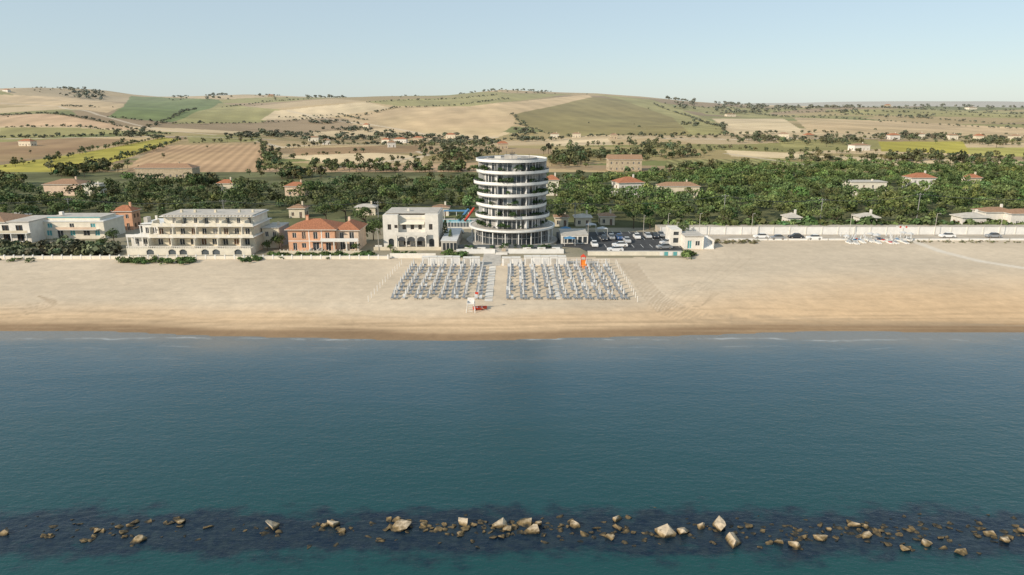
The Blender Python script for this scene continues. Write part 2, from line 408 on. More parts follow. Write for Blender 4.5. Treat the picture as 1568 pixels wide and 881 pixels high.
me.polygons.add(len(q)); me.polygons.foreach_set('loop_start',np.arange(0,q.size,4,dtype=np.int32))
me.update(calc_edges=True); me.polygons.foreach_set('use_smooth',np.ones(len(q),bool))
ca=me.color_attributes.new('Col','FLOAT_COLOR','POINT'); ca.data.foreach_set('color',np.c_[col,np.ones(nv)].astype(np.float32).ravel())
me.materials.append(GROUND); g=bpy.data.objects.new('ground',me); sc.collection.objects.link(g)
# ------------------------------------------------------------------ SEA
def sea_material():
    m,nt,b=newmat('sea_water'); N=nt.nodes; L=nt.links
    b.inputs['Roughness'].default_value=.06; b.inputs['IOR'].default_value=1.33
    geo=N.new('ShaderNodeNewGeometry'); sep=N.new('ShaderNodeSeparateXYZ'); L.new(geo.outputs['Position'],sep.inputs[0])
    def noise(scale,det,sy=1.0,rot=0,rg=.6):
        mp=N.new('ShaderNodeMapping'); mp.inputs['Scale'].default_value=(1,sy,1); mp.inputs['Rotation'].default_value=(0,0,rot)
        L.new(geo.outputs['Position'],mp.inputs['Vector'])
        n=N.new('ShaderNodeTexNoise'); n.inputs['Scale'].default_value=scale; n.inputs['Detail'].default_value=det; n.inputs['Roughness'].default_value=rg
        L.new(mp.outputs[0],n.inputs['Vector']); return n.outputs['Fac']
    def mth(op,a,c):
        n=N.new('ShaderNodeMath'); n.operation=op
        for k,v in enumerate((a,c)):
            if isinstance(v,(int,float)): n.inputs[k].default_value=v
            else: L.new(v,n.inputs[k])
        return n.outputs[0]
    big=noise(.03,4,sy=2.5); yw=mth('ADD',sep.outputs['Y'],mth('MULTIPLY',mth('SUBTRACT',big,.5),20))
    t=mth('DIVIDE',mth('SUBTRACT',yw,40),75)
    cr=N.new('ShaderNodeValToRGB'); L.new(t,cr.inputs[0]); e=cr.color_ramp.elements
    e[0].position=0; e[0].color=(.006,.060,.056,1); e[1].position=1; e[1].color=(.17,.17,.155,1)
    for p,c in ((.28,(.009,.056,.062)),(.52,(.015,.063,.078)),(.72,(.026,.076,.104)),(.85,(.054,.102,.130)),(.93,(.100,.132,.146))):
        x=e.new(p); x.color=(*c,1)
    d=mth('ABSOLUTE',mth('SUBTRACT',sep.outputs['Y'],57.2),0)
    n2=noise(.30,6,sy=1.4); edge=mth('ADD',d,mth('MULTIPLY',mth('SUBTRACT',n2,.5),10))
    mr=N.new('ShaderNodeMapRange'); mr.interpolation_type='SMOOTHSTEP'; mr.inputs['From Min'].default_value=2.2; mr.inputs['From Max'].default_value=5.2; mr.inputs['To Min'].default_value=1; mr.inputs['To Max'].default_value=0
    L.new(edge,mr.inputs['Value'])
    n3=noise(1.3,6); cr2=N.new('ShaderNodeValToRGB'); L.new(n3,cr2.inputs[0]); cr2.color_ramp.elements[0].position=.38; cr2.color_ramp.elements[0].color=(.002,.009,.026,1); cr2.color_ramp.elements[1].position=.72; cr2.color_ramp.elements[1].color=(.022,.034,.042,1)
    mx=N.new('ShaderNodeMix'); mx.data_type='RGBA'; L.new(mth('MULTIPLY',mr.outputs[0],.92),mx.inputs[0]); L.new(cr.outputs[0],mx.inputs[6]); L.new(cr2.outputs[0],mx.inputs[7])
    fo=noise(.06,4,sy=.6); fy=mth('ADD',sep.outputs['Y'],mth('MULTIPLY',mth('SUBTRACT',fo,.5),7.0))
    fm=None
    for y0,w,st in ((113.6,.35,.45),(109.3,.22,.16),(104,.2,.08)):
        dd=mth('ABSOLUTE',mth('SUBTRACT',fy,y0),0); k=mth('SUBTRACT',1.0,mth('DIVIDE',dd,w*1.8)); k=mth('MULTIPLY',mth('MAXIMUM',k,0),st)
        fm=k if fm is None else mth('ADD',fm,k)
    br=noise(.15,5,sy=.3); b2=N.new('ShaderNodeMapRange'); b2.inputs['From Min'].default_value=.45; b2.inputs['From Max'].default_value=.65; L.new(br,b2.inputs['Value'])
    fm=mth('MULTIPLY',fm,b2.outputs[0])
    mx2=N.new('ShaderNodeMix'); mx2.data_type='RGBA'; L.new(fm,mx2.inputs[0]); L.new(mx.outputs[2],mx2.inputs[6]); mx2.inputs[7].default_value=(.6,.62,.62,1)
    L.new(mx2.outputs[2],b.inputs['Base Color'])
    w1=noise(.8,5,sy=2.0,rot=.2,rg=.62); w2=noise(2.6,3,sy=1.5,rot=-.3); w3=noise(.13,3,sy=2.6,rot=.12)
    hh=mth('ADD',mth('ADD',mth('MULTIPLY',w1,.5),mth('MULTIPLY',w2,.15)),mth('MULTIPLY',w3,.6))
    bp=N.new('ShaderNodeBump'); bp.inputs['Strength'].default_value=.55; bp.inputs['Distance'].default_value=.38
    L.new(hh,bp.inputs['Height']); L.new(bp.outputs[0],b.inputs['Normal'])
    return m
mb=MB(); mb.add([(-900,-400,WATER),(900,-400,WATER),(900,123,WATER),(-900,123,WATER)],[(0,1,2,3)],sea_material()); mb.obj('sea')
# ------------------------------------------------------------------ BREAKWATER
ROCK,nt,b=newmat('breakwater_stone'); b.inputs['Roughness'].default_value=.85
geo=nt.nodes.new('ShaderNodeNewGeometry'); sp=nt.nodes.new('ShaderNodeSeparateXYZ'); nt.links.new(geo.outputs['Position'],sp.inputs[0])
n=nt.nodes.new('ShaderNodeTexNoise'); n.inputs['Scale'].default_value=2.5; n.inputs['Detail'].default_value=8; nt.links.new(geo.outputs['Position'],n.inputs['Vector'])
ad=nt.nodes.new('ShaderNodeMath'); ad.operation='MULTIPLY_ADD'; nt.links.new(n.outputs['Fac'],ad.inputs[0]); ad.inputs[1].default_value=.5; nt.links.new(sp.outputs['Z'],ad.inputs[2])
mr=nt.nodes.new('ShaderNodeMapRange'); mr.inputs['From Min'].default_value=WATER+.25; mr.inputs['From Max'].default_value=WATER+.75; nt.links.new(ad.outputs[0],mr.inputs['Value'])
r=nt.nodes.new('ShaderNodeValToRGB'); nt.links.new(mr.outputs[0],r.inputs[0]); r.color_ramp.elements[0].color=(.016,.018,.014,1); r.color_ramp.elements[1].color=(.52,.43,.31,1)
x=r.color_ramp.elements.new(.45); x.color=(.20,.14,.06,1)
mm=nt.nodes.new('ShaderNodeMix'); mm.data_type='RGBA'; mm.blend_type='MULTIPLY'; mm.inputs[0].default_value=.5
cn=nt.nodes.new('ShaderNodeValToRGB'); cn.color_ramp.elements[0].position=.3; cn.color_ramp.elements[0].color=(.35,.35,.35,1); cn.color_ramp.elements[1].position=.62; nt.links.new(n.outputs['Fac'],cn.inputs[0])
nt.links.new(r.outputs[0],mm.inputs[6]); nt.links.new(cn.outputs['Color'],mm.inputs[7])
nt.links.new(mm.outputs[2],b.inputs['Base Color'])
bp=nt.nodes.new('ShaderNodeBump'); bp.inputs['Strength'].default_value=.8; bp.inputs['Distance'].default_value=.15; nt.links.new(n.outputs['Fac'],bp.inputs['Height']); nt.links.new(bp.outputs[0],b.inputs['Normal'])
rocks=[(5,817,16,1),(77,819,9,1),(150,812,13,1),(145,820,9,1),(202,802,15,1),(192,820,9,.8),(212,827,22,.5),(278,797,20,.6),(415,806,24,1),(428,813,12,.6),(510,802,20,1),(522,812,18,.8),(497,804,12,1),(583,826,16,.4),(607,796,14,.8),(615,805,32,.5),(598,806,14,.6),(650,803,13,1),(662,808,8,.8),(680,803,10,1),(709,801,22,1.1),(706,817,14,.8),(725,803,12,1),(742,812,10,.6),(765,803,24,.9),(777,810,16,.8),(768,821,12,.8),(803,799,28,.6),(812,813,32,.7),(825,802,14,1),(860,803,9,.6),(880,803,22,.8),(905,814,9,.6),(932,822,18,.6),(947,795,18,.9),(945,807,16,.8),(970,814,9,.6),(1018,816,32,.8),(1047,814,20,1),(1074,807,14,1.5),(1107,805,30,1.1),(1118,829,34,.8),(1190,829,18,.5),(1216,834,18,1),(1232,821,11,1),(1255,822,22,.7),(1270,809,11,.9),(1307,803,20,.9),(1327,806,12,1.2),(1325,819,20,.7),(1360,816,9,.8),(1385,840,14,.9),(1396,810,10,1.2),(1418,832,16,.9),(1440,822,9,1),(1472,845,20,.6),(1515,817,18,.6),(1535,826,20,.7),(1566,812,16,.7),(-40,815,20,1),(-90,812,16,1),(1610,825,22,1),(1660,830,18,.9)]
bm=bmesh.new(); rr=random.Random(3)
def boulder(cx,cy,w,hf,sink=.25):
    vs=[]
    dx,dy,dz=w/2,w/2*rr.uniform(.6,.95),w/2*.62*hf
    rot=rr.uniform(-.6,.6); tx,ty=rr.uniform(-.35,.35),rr.uniform(-.3,.3)
    M=Matrix.Rotation(rot,3,'Z')@Matrix.Rotation(tx,3,'X')@Matrix.Rotation(ty,3,'Y')
    for k in range(13):
        p=Vector((rr.uniform(-1,1),rr.uniform(-1,1),rr.uniform(-1,1))); mx=max(abs(c) for c in p); p=p/mx
        if p.length>1.3: p*=1.3/p.length
        p=M@Vector((p.x*dx,p.y*dy,p.z*dz)); vs.append(bm.verts.new((cx+p.x,cy+p.y,WATER+dz*sink+p.z)))
    bmesh.ops.convex_hull(bm,input=vs)
for x_,y_,w,hf in rocks:
    p=P(x_,y_+2,WATER); boulder(p[0],p[1],w/16.3*.98,hf,.36)
    for k in range(rr.randint(1,3)): boulder(p[0]+rr.uniform(-1,1)*w/12,p[1]+rr.uniform(-.8,.8),rr.uniform(.4,1.0),.6,-.1)
for k in range(300):
    x_=rr.uniform(-100,1700); y_=rr.gauss(814,11)
    if x_<560 and rr.random()<.55: continue
    p=P(x_,y_,WATER); w=rr.uniform(.3,1.0); cx,cy=p[0],p[1]; boulder(cx,cy,w,rr.uniform(.25,.6),-.5)
loose=[v for v in bm.verts if not v.link_faces]
bmesh.ops.delete(bm,geom=loose,context='VERTS')
me=bpy.data.meshes.new('breakwater_rocks'); bm.to_mesh(me); bm.free(); me.materials.append(ROCK)
o=bpy.data.objects.new('breakwater_rocks',me); sc.collection.objects.link(o)
bv=o.modifiers.new('worn_edges','BEVEL'); bv.width=.05; bv.segments=2; bv.limit_method='ANGLE'; bv.angle_limit=.5; bv.use_clamp_overlap=True
# ------------------------------------------------------------------ TOWER
TY=200.5
T=Bld('round_hotel_tower',(0,TY,0),0,.94)
def rad(k,base):
    return lambda a: base+.35*math.sin(2*a+k*1.9)+.25*math.sin(3*a+k*2.7)
FZ=[5.2+3.36*i for i in range(6)]
slab=T['balcony_slabs'];par=T['balcony_parapets'];gl=T['glazing'];mu=T['mullions'];co=T['core']
co.cyl(0,0,8.2,8.2,0,25.2,48,WHITE)
rr=random.Random(5)
for k in range(6):
    z=FZ[k]; ztop=z+3.36
    NS=44
    for i in range(NS):
        a0=2*math.pi*i/NS; a1=2*math.pi*(i+1)/NS; rad_=8.75
        t=rr.random(); m_=GLASS if t<.46 else (GLASS2 if t<.70 else (CURT if t<.88 else BAND))
        p0=(rad_*math.cos(a0),rad_*math.sin(a0)); p1=(rad_*math.cos(a1),rad_*math.sin(a1))
        gl.add([(*p0,z+.02),(*p1,z+.02),(*p1,ztop-.27),(*p0,ztop-.27)],[(0,1,2,3)],m_)
        c,s=math.cos(a0),math.sin(a0); r0,r1=8.7,8.87; h=.05 if rr.random()<.7 else .15
        mu.prism([(r0*c+h*s,r0*s-h*c),(r1*c+h*s,r1*s-h*c),(r1*c-h*s,r1*s+h*c),(r0*c-h*s,r0*s+h*c)],z+.02,ztop-.27,WHITE2)
        if i%6==0:
            mu.prism([(8.9*c+.06*s,8.9*s-.06*c),(10.0*c+.06*s,10.0*s-.06*c),(10.0*c-.06*s,10.0*s+.06*c),(8.9*c-.06*s,8.9*s+.06*c)],z+.03,ztop-.28,BAND)
    mu.ring(0,0,lambda a:8.7,lambda a:8.9,z+2.35,z+2.42,44,BAND)
for k in range(1,7):
    z=5.2+3.36*k
    fo=rad(k,10.55)
    slab.ring(0,0,lambda a:8.21,lambda a,fo=fo:fo(a)-.02,z-.26,z-.004,72,GREY)
    if k<6:
        par.ring(0,0,lambda a,fo=fo:fo(a)-.16,fo,z-.25,z+.55,72,WHITE2)
        par.ring(0,0,lambda a,fo=fo:fo(a)-.2,lambda a,fo=fo:fo(a)-.03,z-.50,z-.255,72,GREY)
        T['balcony_railings'].ring(0,0,lambda a,fo=fo:fo(a)-.11,lambda a,fo=fo:fo(a)-.05,z+.92,z+.98,72,DGREY)
        for i in range(36):
            a=2*math.pi*i/36; r=fo(a)-.08
            T['balcony_railings'].box(r*math.cos(a)-.03,r*math.cos(a)+.03,r*math.sin(a)-.03,r*math.sin(a)+.03,z+.55,z+.92,DGREY)
        for i in range(10):
            a=rr.uniform(0,6.28); x_,y_=9.6*math.cos(a),9.6*math.sin(a)
            T['balcony_furniture'].box(x_-.3,x_+.3,y_-.3,y_+.3,z+.65,z+.7,WHITE2); T['balcony_furniture'].box(x_-.04,x_+.04,y_-.04,y_+.04,z,z+.649,DGREY)
    else:
        par.ring(0,0,lambda a,fo=fo:fo(a)-.2,fo,z-.32,z+.45,72,WHITE2)
        T['roof'].cyl(0,0,8.2,8.2,z,z+.05,48,LGREY)
zr=5.2+3.36*6
ro=T['roof_plant_rooms']
ro.ring(0,0,lambda a:7.0,lambda a:7.2,zr+.05,zr+.6,40,GREY); ro.box(-2.2,1.5,-2,2,zr+.05,zr+1.3,LGREY); ro.box(2.6,4.6,-3,-1,zr+.05,zr+.9,GREY); ro.box(-5,-3.2,-2,0,zr+.05,zr+1.0,WHITE)
for ax,ay,ah in ((0,-2,2.9),(.8,-1.4,2.2),(-1.6,0,2.4),(5,1,1.6)): ro.rod((ax,ay,zr+.05),(ax,ay,zr+ah),.05,DGREY)
for i in range(10): ro.rod((.1*i-.5,-1,zr+1.3),(.16*i-.7,-1.2,zr+2.1),.04,DGREY)
po=T['podium']
po.ring(0,0,lambda a:8.21,lambda a:12.2,4.45,5.15,80,LGREY)
po.ring(0,0,lambda a:12.21,lambda a:12.7,4.75,5.3,80,WHITE2)
po.cyl(0,0,10.6,10.6,.5,4.44,60,GLASS)
for i in range(48):
    a=2*math.pi*i/48; c,s=math.cos(a),math.sin(a); po.box(10.65*c-.05,10.65*c+.05,10.65*s-.05,10.65*s+.05,.5,4.44,BAND)
for i in range(20):
    a=2*math.pi*(i+.5)/20; c,s=math.cos(a),math.sin(a); po.cyl(11.9*c,11.9*s,.16,.16,.5,4.44,8,WHITE2)
po.ring(0,0,lambda a:10.62,lambda a:10.75,2.4,2.6,48,GREY)
po.cyl(0,0,13.5,13.5,0.03,.5,64,LGREY)
te=T['terrace']
te.box(-15,14,-19.5,-13.0,.03,.45,LGREY)
for x0,x1 in ((-15,-4.6),(-1.0,14)):
    te.box(x0,x1,-19.7,-19.51,.03,1.35,WHITE2)
    te.box(x0,x1,-14.2,-14.1,.46,1.5,GLASS2)
for k in range(6): te.box(-4.4,-1.2,-19.6-.35*(k+1),-19.6-.35*k,.03,.45-.07*(k+1),WHITE)
for xx in (-13,-9.5,3,7,11): te.box(xx,xx+2.2,-16.5,-15.6,.46,1.1,WHITE2)
for k in range(8):
    xx=-13+3.4*k; te.box(xx,xx+1.1,-18.4,-17.5,.46,1.15,WOOD)
te.box(-19.5,-15.2,-16,4,.03,2.9,LGREY); te.box(-19.6,-15.1,-16.1,4.1,2.905,3.15,BAND)
te.box(14.2,22,-6,4,.03,2.7,WHITE); te.box(14.1,22.1,-6.1,4.1,2.705,2.95,LGREY)
for k in range(5): te.box(14.8+k*1.45,15.8+k*1.45,-6.06,-6.003,.4,2.3,GLASS)
for k in range(4): te.box(-19+k*1.0,-18.3+k*1.0,-16.06,-16.003,.3,2.4,GLASS)
T.done()
pts=[];rr=random.Random(9)
for k in range(0,6):
    z=(FZ[k]+.3)*.94
    for i in range(17):
        a=rr.uniform(math.pi,2*math.pi) ; r=9.9
        if rr.random()<.5: a=rr.choice([rr.uniform(3.2,3.9),rr.uniform(5.3,6.1)])
        pts.append((r*math.cos(a),TY+r*math.sin(a),z,rr.uniform(.5,1.1)))
for k in range(18):
    pts.append((rr.uniform(-14,13),TY-rr.uniform(13.5,16),.45,rr.uniform(.5,.9)))
mass('balcony_plants',pts,['bush'],90,.2,(.05,.09,.03),trunk=False)
# ------------------------------------------------------------------ WHITE VILLA
p=P(588,379,0)
b=Bld('white_villa',(p[0],p[1],0),0,.9)
W=15.5
ops=[(1.3,2.3,5.6,7.3),(3.2,4.1,6.1,7.1),(8.6,9.6,5.6,7.4),(10.9,11.6,6,7.2),(12.9,13.9,5.6,7.4)]+arch(1.4,2.9,.2,2.8)+arch(12.8,14.3,.2,2.8)
facade(b,0,4.2,0,0,10.2,[o for o in ops if o[1]<=4.2],WHITE,frame=BROWNW)
facade(b,11.8,W,0,0,10.4,[o for o in ops if o[0]>=12],WHITE,frame=BROWNW)
facade(b,4.2,11.8,1.6,0,9.9,[(5.2,6.2,5.4,7.4),(7.5,8.5,5.4,7.4),(9.7,10.7,5.4,7.4),(5.4,7.2,.4,2.9),(8.8,10.6,.4,2.9)],WHITE,frame=BROWNW)
b['walls'].box(0,4.2,.3,14,0,10.15,WHITE); b['walls'].box(11.8,W,.3,14,0,10.35,WHITE); b['walls'].box(4.2,11.8,1.9,14,0,9.85,WHITE)
b['roof'].box(.3,W-.3,2,13.7,10.36,10.5,LGREY)
b['walls'].box(4.2,11.8,1.5,1.6,8.6,9.2,CREAM2)
b['balcony'].box(3.6,12.4,-1.2,1.6,3.9,4.15,WHITE); b['balcony'].box(3.6,12.4,-1.2,-1.05,4.155,5.0,WHITE)
for xx in (3.8,6.4,9.2,11.9): b['columns'].cyl(xx+.15,-1.0,.2,.18,0,3.895,10,WHITE)
for x0 in (4.15,6.75,9.55):
    facade(b,x0,x0+2.35,-1.1,2.2,3.89,[(o[0],o[1],2.2,o[3]) for o in arch(x0+.1,x0+2.25,2.2,3.6)],WHITE,th=.2,glass=DGREY)
b['awnings'].add([(4.5,1.55,7.9),(11.5,1.55,7.9),(11.5,.3,7.2),(4.5,.3,7.2)],[(0,1,2,3)],CREAM2)
b['garden_wall'].box(-2,-.05,-2.5,-2.2,0.03,1.2,WHITE); b['garden_wall'].box(-2,W+1.5,-4.5,-4.25,0.03,1.1,CREAM)
b['chimney'].box(6,6.7,6,6.7,9.86,11.3,WHITE)
b.done()
# ------------------------------------------------------------------ ORANGE HOUSE
p=P(443,385,0); b=Bld('orange_house_with_tiled_roof',(p[0],p[1],0),0,.96)
facade(b,0,12.8,0,0,6.2,[(1.2,2.3,.3,2.5),(3.6,4.8,1,2.4),(6.6,8.4,.3,2.6),(10.2,11.6,.3,2.5),(1.2,2.3,3.9,5.4),(3.8,4.9,3.6,5.6,BROWNW),(6.9,8.1,3.6,5.6),(10.2,11.4,3.8,5.5)],ORANGE,frame=WHITE2)
b['walls'].box(0,12.8,.3,10,0,6.2,ORANGE)
b['walls'].box(5.6,5.85,-.04,-.003,0,6.2,WHITE2); b['walls'].box(9.05,9.3,-.04,-.003,0,6.2,WHITE2); b['walls'].box(0,12.8,-.06,-.045,2.9,3.1,WHITE2)
b['roof'].hip(0,12.8,0,10,6.4,2.3,TERRA,.7)
facade(b,12.8,19,1.2,0,5.8,[(13.8,15.2,.3,2.6),(16.4,17.8,.3,2.6),(13.8,15,3.5,5.3),(16.5,17.8,3.5,5.3)],PEACH,frame=WHITE2)
b['walls'].box(12.8,19,1.5,11,0,5.8,PEACH); b['roof'].hip(12.9,19,1.2,11,6.0,2.0,TERRA,.6)
b['balcony'].box(9.2,19.4,-1.4,-.07,3.0,3.2,WHITE); b['balcony'].box(9.2,19.4,-1.4,-1.28,3.205,4.0,WHITE2)
b['balcony'].box(5.8,9.0,-.9,-.07,3.0,3.15,WHITE)
for xx in (9.3,12.6,16,19.1): b['balcony'].box(xx,xx+.28,-1.35,-1.07,0,2.99,WHITE)
b['stairs'].box(6.2,8.8,-3,-.07,0,.3,WHITE); b['stairs'].box(6.2,6.4,-3,-.07,.305,1.1,WHITE); b['stairs'].box(8.6,8.8,-3,-.07,.305,1.1,WHITE)
b['garden_wall'].box(-1,21,-4.6,-4.4,.03,1.1,CREAM)
for i in range(22): b['garden_wall'].box(-1+i,-.85+i,-4.62,-4.38,1.11,1.5,WHITE)
b['chimneys'].box(4,4.7,4,4.7,7.5,9.6,ORANGE); b['chimneys'].box(3.9,4.8,3.9,4.8,9.605,9.75,TERRA); b['chimneys'].box(15,15.6,7,7.6,7,8.8,PEACH)
b.done()
# ------------------------------------------------------------------ CREAM APARTMENTS
p=P(205,389,0); b=Bld('cream_apartment_building',(p[0],p[1],0),0,.82,.95)
xs=[1+3.1*i for i in range(11)]
ops=[]
for i,xx in enumerate(xs[:-1]):
    if i in (1,3,4,6,7,9): ops+=arch(xx+.4,xx+2.5,.1,1.9,GLASS2)
facade(b,-1,34,-1.5,0,2.2,ops,CREAM2)
b['walls'].box(-1,34,-1.2,2.0,0,2.2,CREAM2)
for i in range(70): b['balustrades'].box(-1+.5*i,-.85+.5*i,-1.4,-1.25,2.205,2.8,WHITE)
b['balustrades'].box(-1,34,-1.45,-1.2,2.805,2.95,WHITE)
o1=[];o2=[];o3=[]
for i in range(9):
    xx=6.2+3.1*i
    o1.append((xx,xx+1.5,2.6,4.6,BROWNW if i%3==1 else GLASS)); o2.append((xx,xx+1.3,5.9,7.9,BROWNW if i%3==0 else (CURT if i%4==1 else GLASS)))
    o3.append((xx+.1,xx+1.1,9.2,11.0,CURT if i%4==1 else GLASS))
facade(b,5,34,2.0,2.2,5.3,o1,CREAM,frame=WHITE2)
facade(b,6,33.5,3.2,5.5,8.7,o2,CREAM,frame=WHITE2)
facade(b,7,33.0,5.2,8.9,11.5,[o for o in o3 if o[1]<32.9 and o[0]>7],CREAM2,frame=WHITE2)
b['walls'].box(5,34,2.3,16,0,5.3,CREAM); b['walls'].box(6,33.5,3.5,15.9,5.5,8.7,CREAM); b['walls'].box(7,33,5.5,15.8,8.9,11.5,CREAM2)
b['slabs'].box(4.4,34.5,.2,16.1,5.305,5.495,WHITE); b['slabs'].box(5,34.2,1.4,16.2,8.705,8.895,WHITE); b['slabs'].box(6.4,33.6,3.9,16,11.505,11.75,WHITE2)
b['slabs'].box(6.9,33.1,4.4,15.6,11.755,12.1,LGREY)
for x0 in range(9):
    xx=5+3.25*x0
    b['parapets'].box(xx,xx+2.2,.22,.36,5.5,6.5,CREAM2); b['parapets'].box(xx+2.2,xx+3.25,.24,.34,5.5,6.25,WHITE)
    b['parapets'].box(xx+.3,xx+2.4,1.42,1.56,8.9,9.9,CREAM2); b['parapets'].box(xx+2.4,min(xx+3.55,34),1.44,1.54,8.9,9.7,WHITE)
    if x0 in (0,2,4,6,8):
        b['partitions'].box(xx,xx+.22,.4,1.99,5.5,8.7,CREAM2); b['partitions'].box(xx+.5,xx+.72,1.6,5.1,8.9,10.6,CREAM2)
        b['partitions'].box(xx,xx+.22,-1.1,1.99,2.2,5.3,CREAM2)
for i in range(26): b['roof_pergola'].box(8+i,8.12+i,3.2,4.5,11.76,11.88,DGREY)
facade(b,-2,4.4,3.0,0,5.2,[(-1.2,.2,2.6,4.4),(1.4,2.8,2.6,4.4)],WHITE,frame=WHITE2)
b['walls'].box(-2,4.4,3.3,15,0,5.2,WHITE)
facade(b,0,4.9,6.0,5.2,8.4,[(.8,1.8,5.6,7.6),(2.9,4,5.6,7.6)],WHITE,frame=WHITE2)
b['walls'].box(0,4.9,6.3,15,5.2,8.4,WHITE); b['slabs'].box(-.3,5,5.6,15.2,8.705,8.9,WHITE2)
b['slabs'].box(-2.4,4.3,1.4,5.9,5.21,5.35,WHITE2)
for xx in (-2.3,-.2,2,4.0): b['columns'].box(xx,xx+.22,1.45,1.67,0,5.2,WHITE2)
b['balustrades'].box(-2.4,4.3,1.4,1.52,5.36,6.2,WHITE2)
for xx in (.2,4.4): b['columns'].box(xx,xx+.2,4.2,4.4,5.36,8.5,WHITE2)
b['columns'].box(0,4.9,4.1,4.5,8.505,8.65,WHITE2)
b['roof_units'].box(-.5,.6,8,10,8.905,10.6,LGREY); b['roof_units'].box(3,3.5,8,8.5,8.905,11.2,WHITE)
for xx in (10,14,20,27,31): b['chimneys'].box(xx,xx+.6,9,9.7,12.105,13.0,CREAM)
b.done()
p=P(404,380,0); b=Bld('grey_annex_house',(p[0],p[1],0))
facade(b,0,4.6,0,0,5.6,[(.6,1.8,.1,2.2,BROWNW),(2.8,3.8,3.3,4.7),(.7,1.7,3.3,4.7)],CREAM,frame=WHITE2)
b['walls'].box(0,4.6,.3,9,0,5.6,GREY); b['roof'].box(-.2,4.8,-.2,9.2,5.605,5.8,LGREY); b['chimney'].box(3,3.5,4,4.5,5.805,6.8,CREAM)
b.done()
# ------------------------------------------------------------------ LEFT HOUSES
p=P(68,366,0); b=Bld('peach_house_with_turquoise_trim',(p[0],p[1],0))
facade(b,0,18.5,0,0,5.2,[(1,2.6,1,2.6,TURQ),(4.2,6,.3,2.6),(8,9.6,1,2.6,TURQ),(12,14,1,2.6,GLASS),(15.5,17,1,2.6,TURQ),(1.5,3,3.4,4.7,TURQ),(8.2,9.6,3.4,4.7),(14.5,16,3.4,4.7,TURQ)],CREAM2,frame=WHITE2)
b['walls'].box(0,18.5,.3,11,0,5.2,CREAM2); b['walls'].box(-.2,18.7,-.2,11.2,5.205,5.5,WHITE2)
b['walls'].box(5,17,-1.6,-.01,2.9,3.05,WHITE2); b['walls'].box(5,17,-1.6,-1.5,3.055,3.8,PEACH)
b['walls'].box(1.5,17,1,9.5,5.505,6.3,CREAM2); b['roof'].box(1.3,17.2,.8,1.1,6.305,6.5,TURQ); b['roof'].box(1.3,17.2,1.1,9.7,6.305,6.42,LGREY)
b['roof'].box(3,4,4,5,6.655,7.6,WHITE)
b.done()
p=P(-45,372,0); b=Bld('white_terraced_house',(p[0],p[1],0))
facade(b,0,18,0,0,6,[(2,4,.5,2.6),(6,8,.5,2.6),(10,12,.5,2.6),(14,16,.5,2.6),(2,4,3.4,5.2),(6,8,3.4,5.2),(10,12,3.4,5.2),(14,16,3.4,5.2)],WHITE,frame=BROWNW)
b['walls'].box(0,18,.3,12,0,6,WHITE); b['roof'].hip(0,11,0,12,6.2,1.8,TERRA2,.5); b['roof'].box(11.6,18.2,-.2,12.2,6.01,6.3,LGREY)
b['balcony'].box(-.2,18.4,-1.8,-.01,2.95,3.1,WHITE2); b['balcony'].box(-.2,18.4,-1.8,-1.7,3.105,3.9,CREAM)
for i in range(5): b['balcony'].box(.1+4.4*i,.35+4.4*i,-1.75,-1.5,0,2.94,WHITE2)
b.done()
# ------------------------------------------------------------------ generic houses
excl=[(0,200,20)]
def house(name,px,py,wpx,h,roofh,wall,roof,depth=.7,rot=0,gable=False,base=None):
    p=P(px,py,base); s=F/math.hypot(p[1],H)*1.0; w=wpx/s; d=max(5,w*depth)
    b=Bld(name,(p[0],p[1],p[2]-.1),rot)
    fl=max(1,int(h/2.8)); ops=[]
    nw=max(2,int(w/3.2))
    for k in range(fl):
        z=h/fl*k+.8
        for i in range(nw):
            xx=-w/2+(i+.5)*w/nw; t=random.random()
            if k==0 and i==nw//2: ops.append((xx-.5,xx+.5,.1,2.2,BROWNW))
            else: ops.append((xx-.5,xx+.5,z,z+1.3,BROWNW if t<.35 else GLASS))
    facade(b,-w/2,w/2,0,0,h,ops,wall,frame=WHITE2)
    b['walls'].box(-w/2,w/2,.3,d,-1,h,wall)
    for k in range(fl):
        z=h/fl*k+.8
        for yy in (d*.3,d*.7):
            b['windows'].box(-w/2-.04,-w/2-.003,yy-.5,yy+.5,z,z+1.3,BROWNW); b['windows'].box(w/2+.003,w/2+.04,yy-.5,yy+.5,z,z+1.3,BROWNW)
    if roofh>0: b['roof'].hip(-w/2,w/2,0,d,h+.19,roofh,roof,.5,gable)
    else: b['roof'].box(-w/2-.25,w/2+.25,-.25,d+.25,h+.005,h+.35,roof)
    b['chimney'].box(w*.2,w*.2+.6,d*.5,d*.5+.6,h,h+max(roofh,0)+1.1,wall)
    b.done(); excl.append((p[0],p[1]+d/2-4,w/2+5)); return p
house('farmhouse',96,300,54,5,2,PEACH,TERRA2); house('small_house',141,300,26,5,0,CREAM2,LGREY)
house('stone_farmhouse',252,273,86,5.5,2.2,STONE,TERRA2,.3)
house('small_house',190,352,30,6,1.6,ORANGE,TERRA,base=0)
house('small_house',346,298,24,5,1.6,CREAM,TERRA); house('small_house',452,301,30,4.5,1.6,PEACH,TERRA); house('small_house',455,334,24,3.4,1.2,CREAM,TERRA2)
house('farmhouse',957,262,50,7,2.6,STONE,TERRA2,.5,gable=True); house('white_house',966,303,40,6.5,2.2,WHITE,TERRA,.8,.2)
house('small_house',1040,303,60,5,1.5,CREAM,TERRA2,.4); house('white_house',1328,302,54,6.5,0,CREAM2,LGREY,.5); house('white_house',1412,294,36,6.5,2.0,WHITE,TERRA)
house('small_house',1490,292,20,6,1.6,CREAM,TERRA); house('small_house',845,300,20,7,2,CREAM2,TERRA)
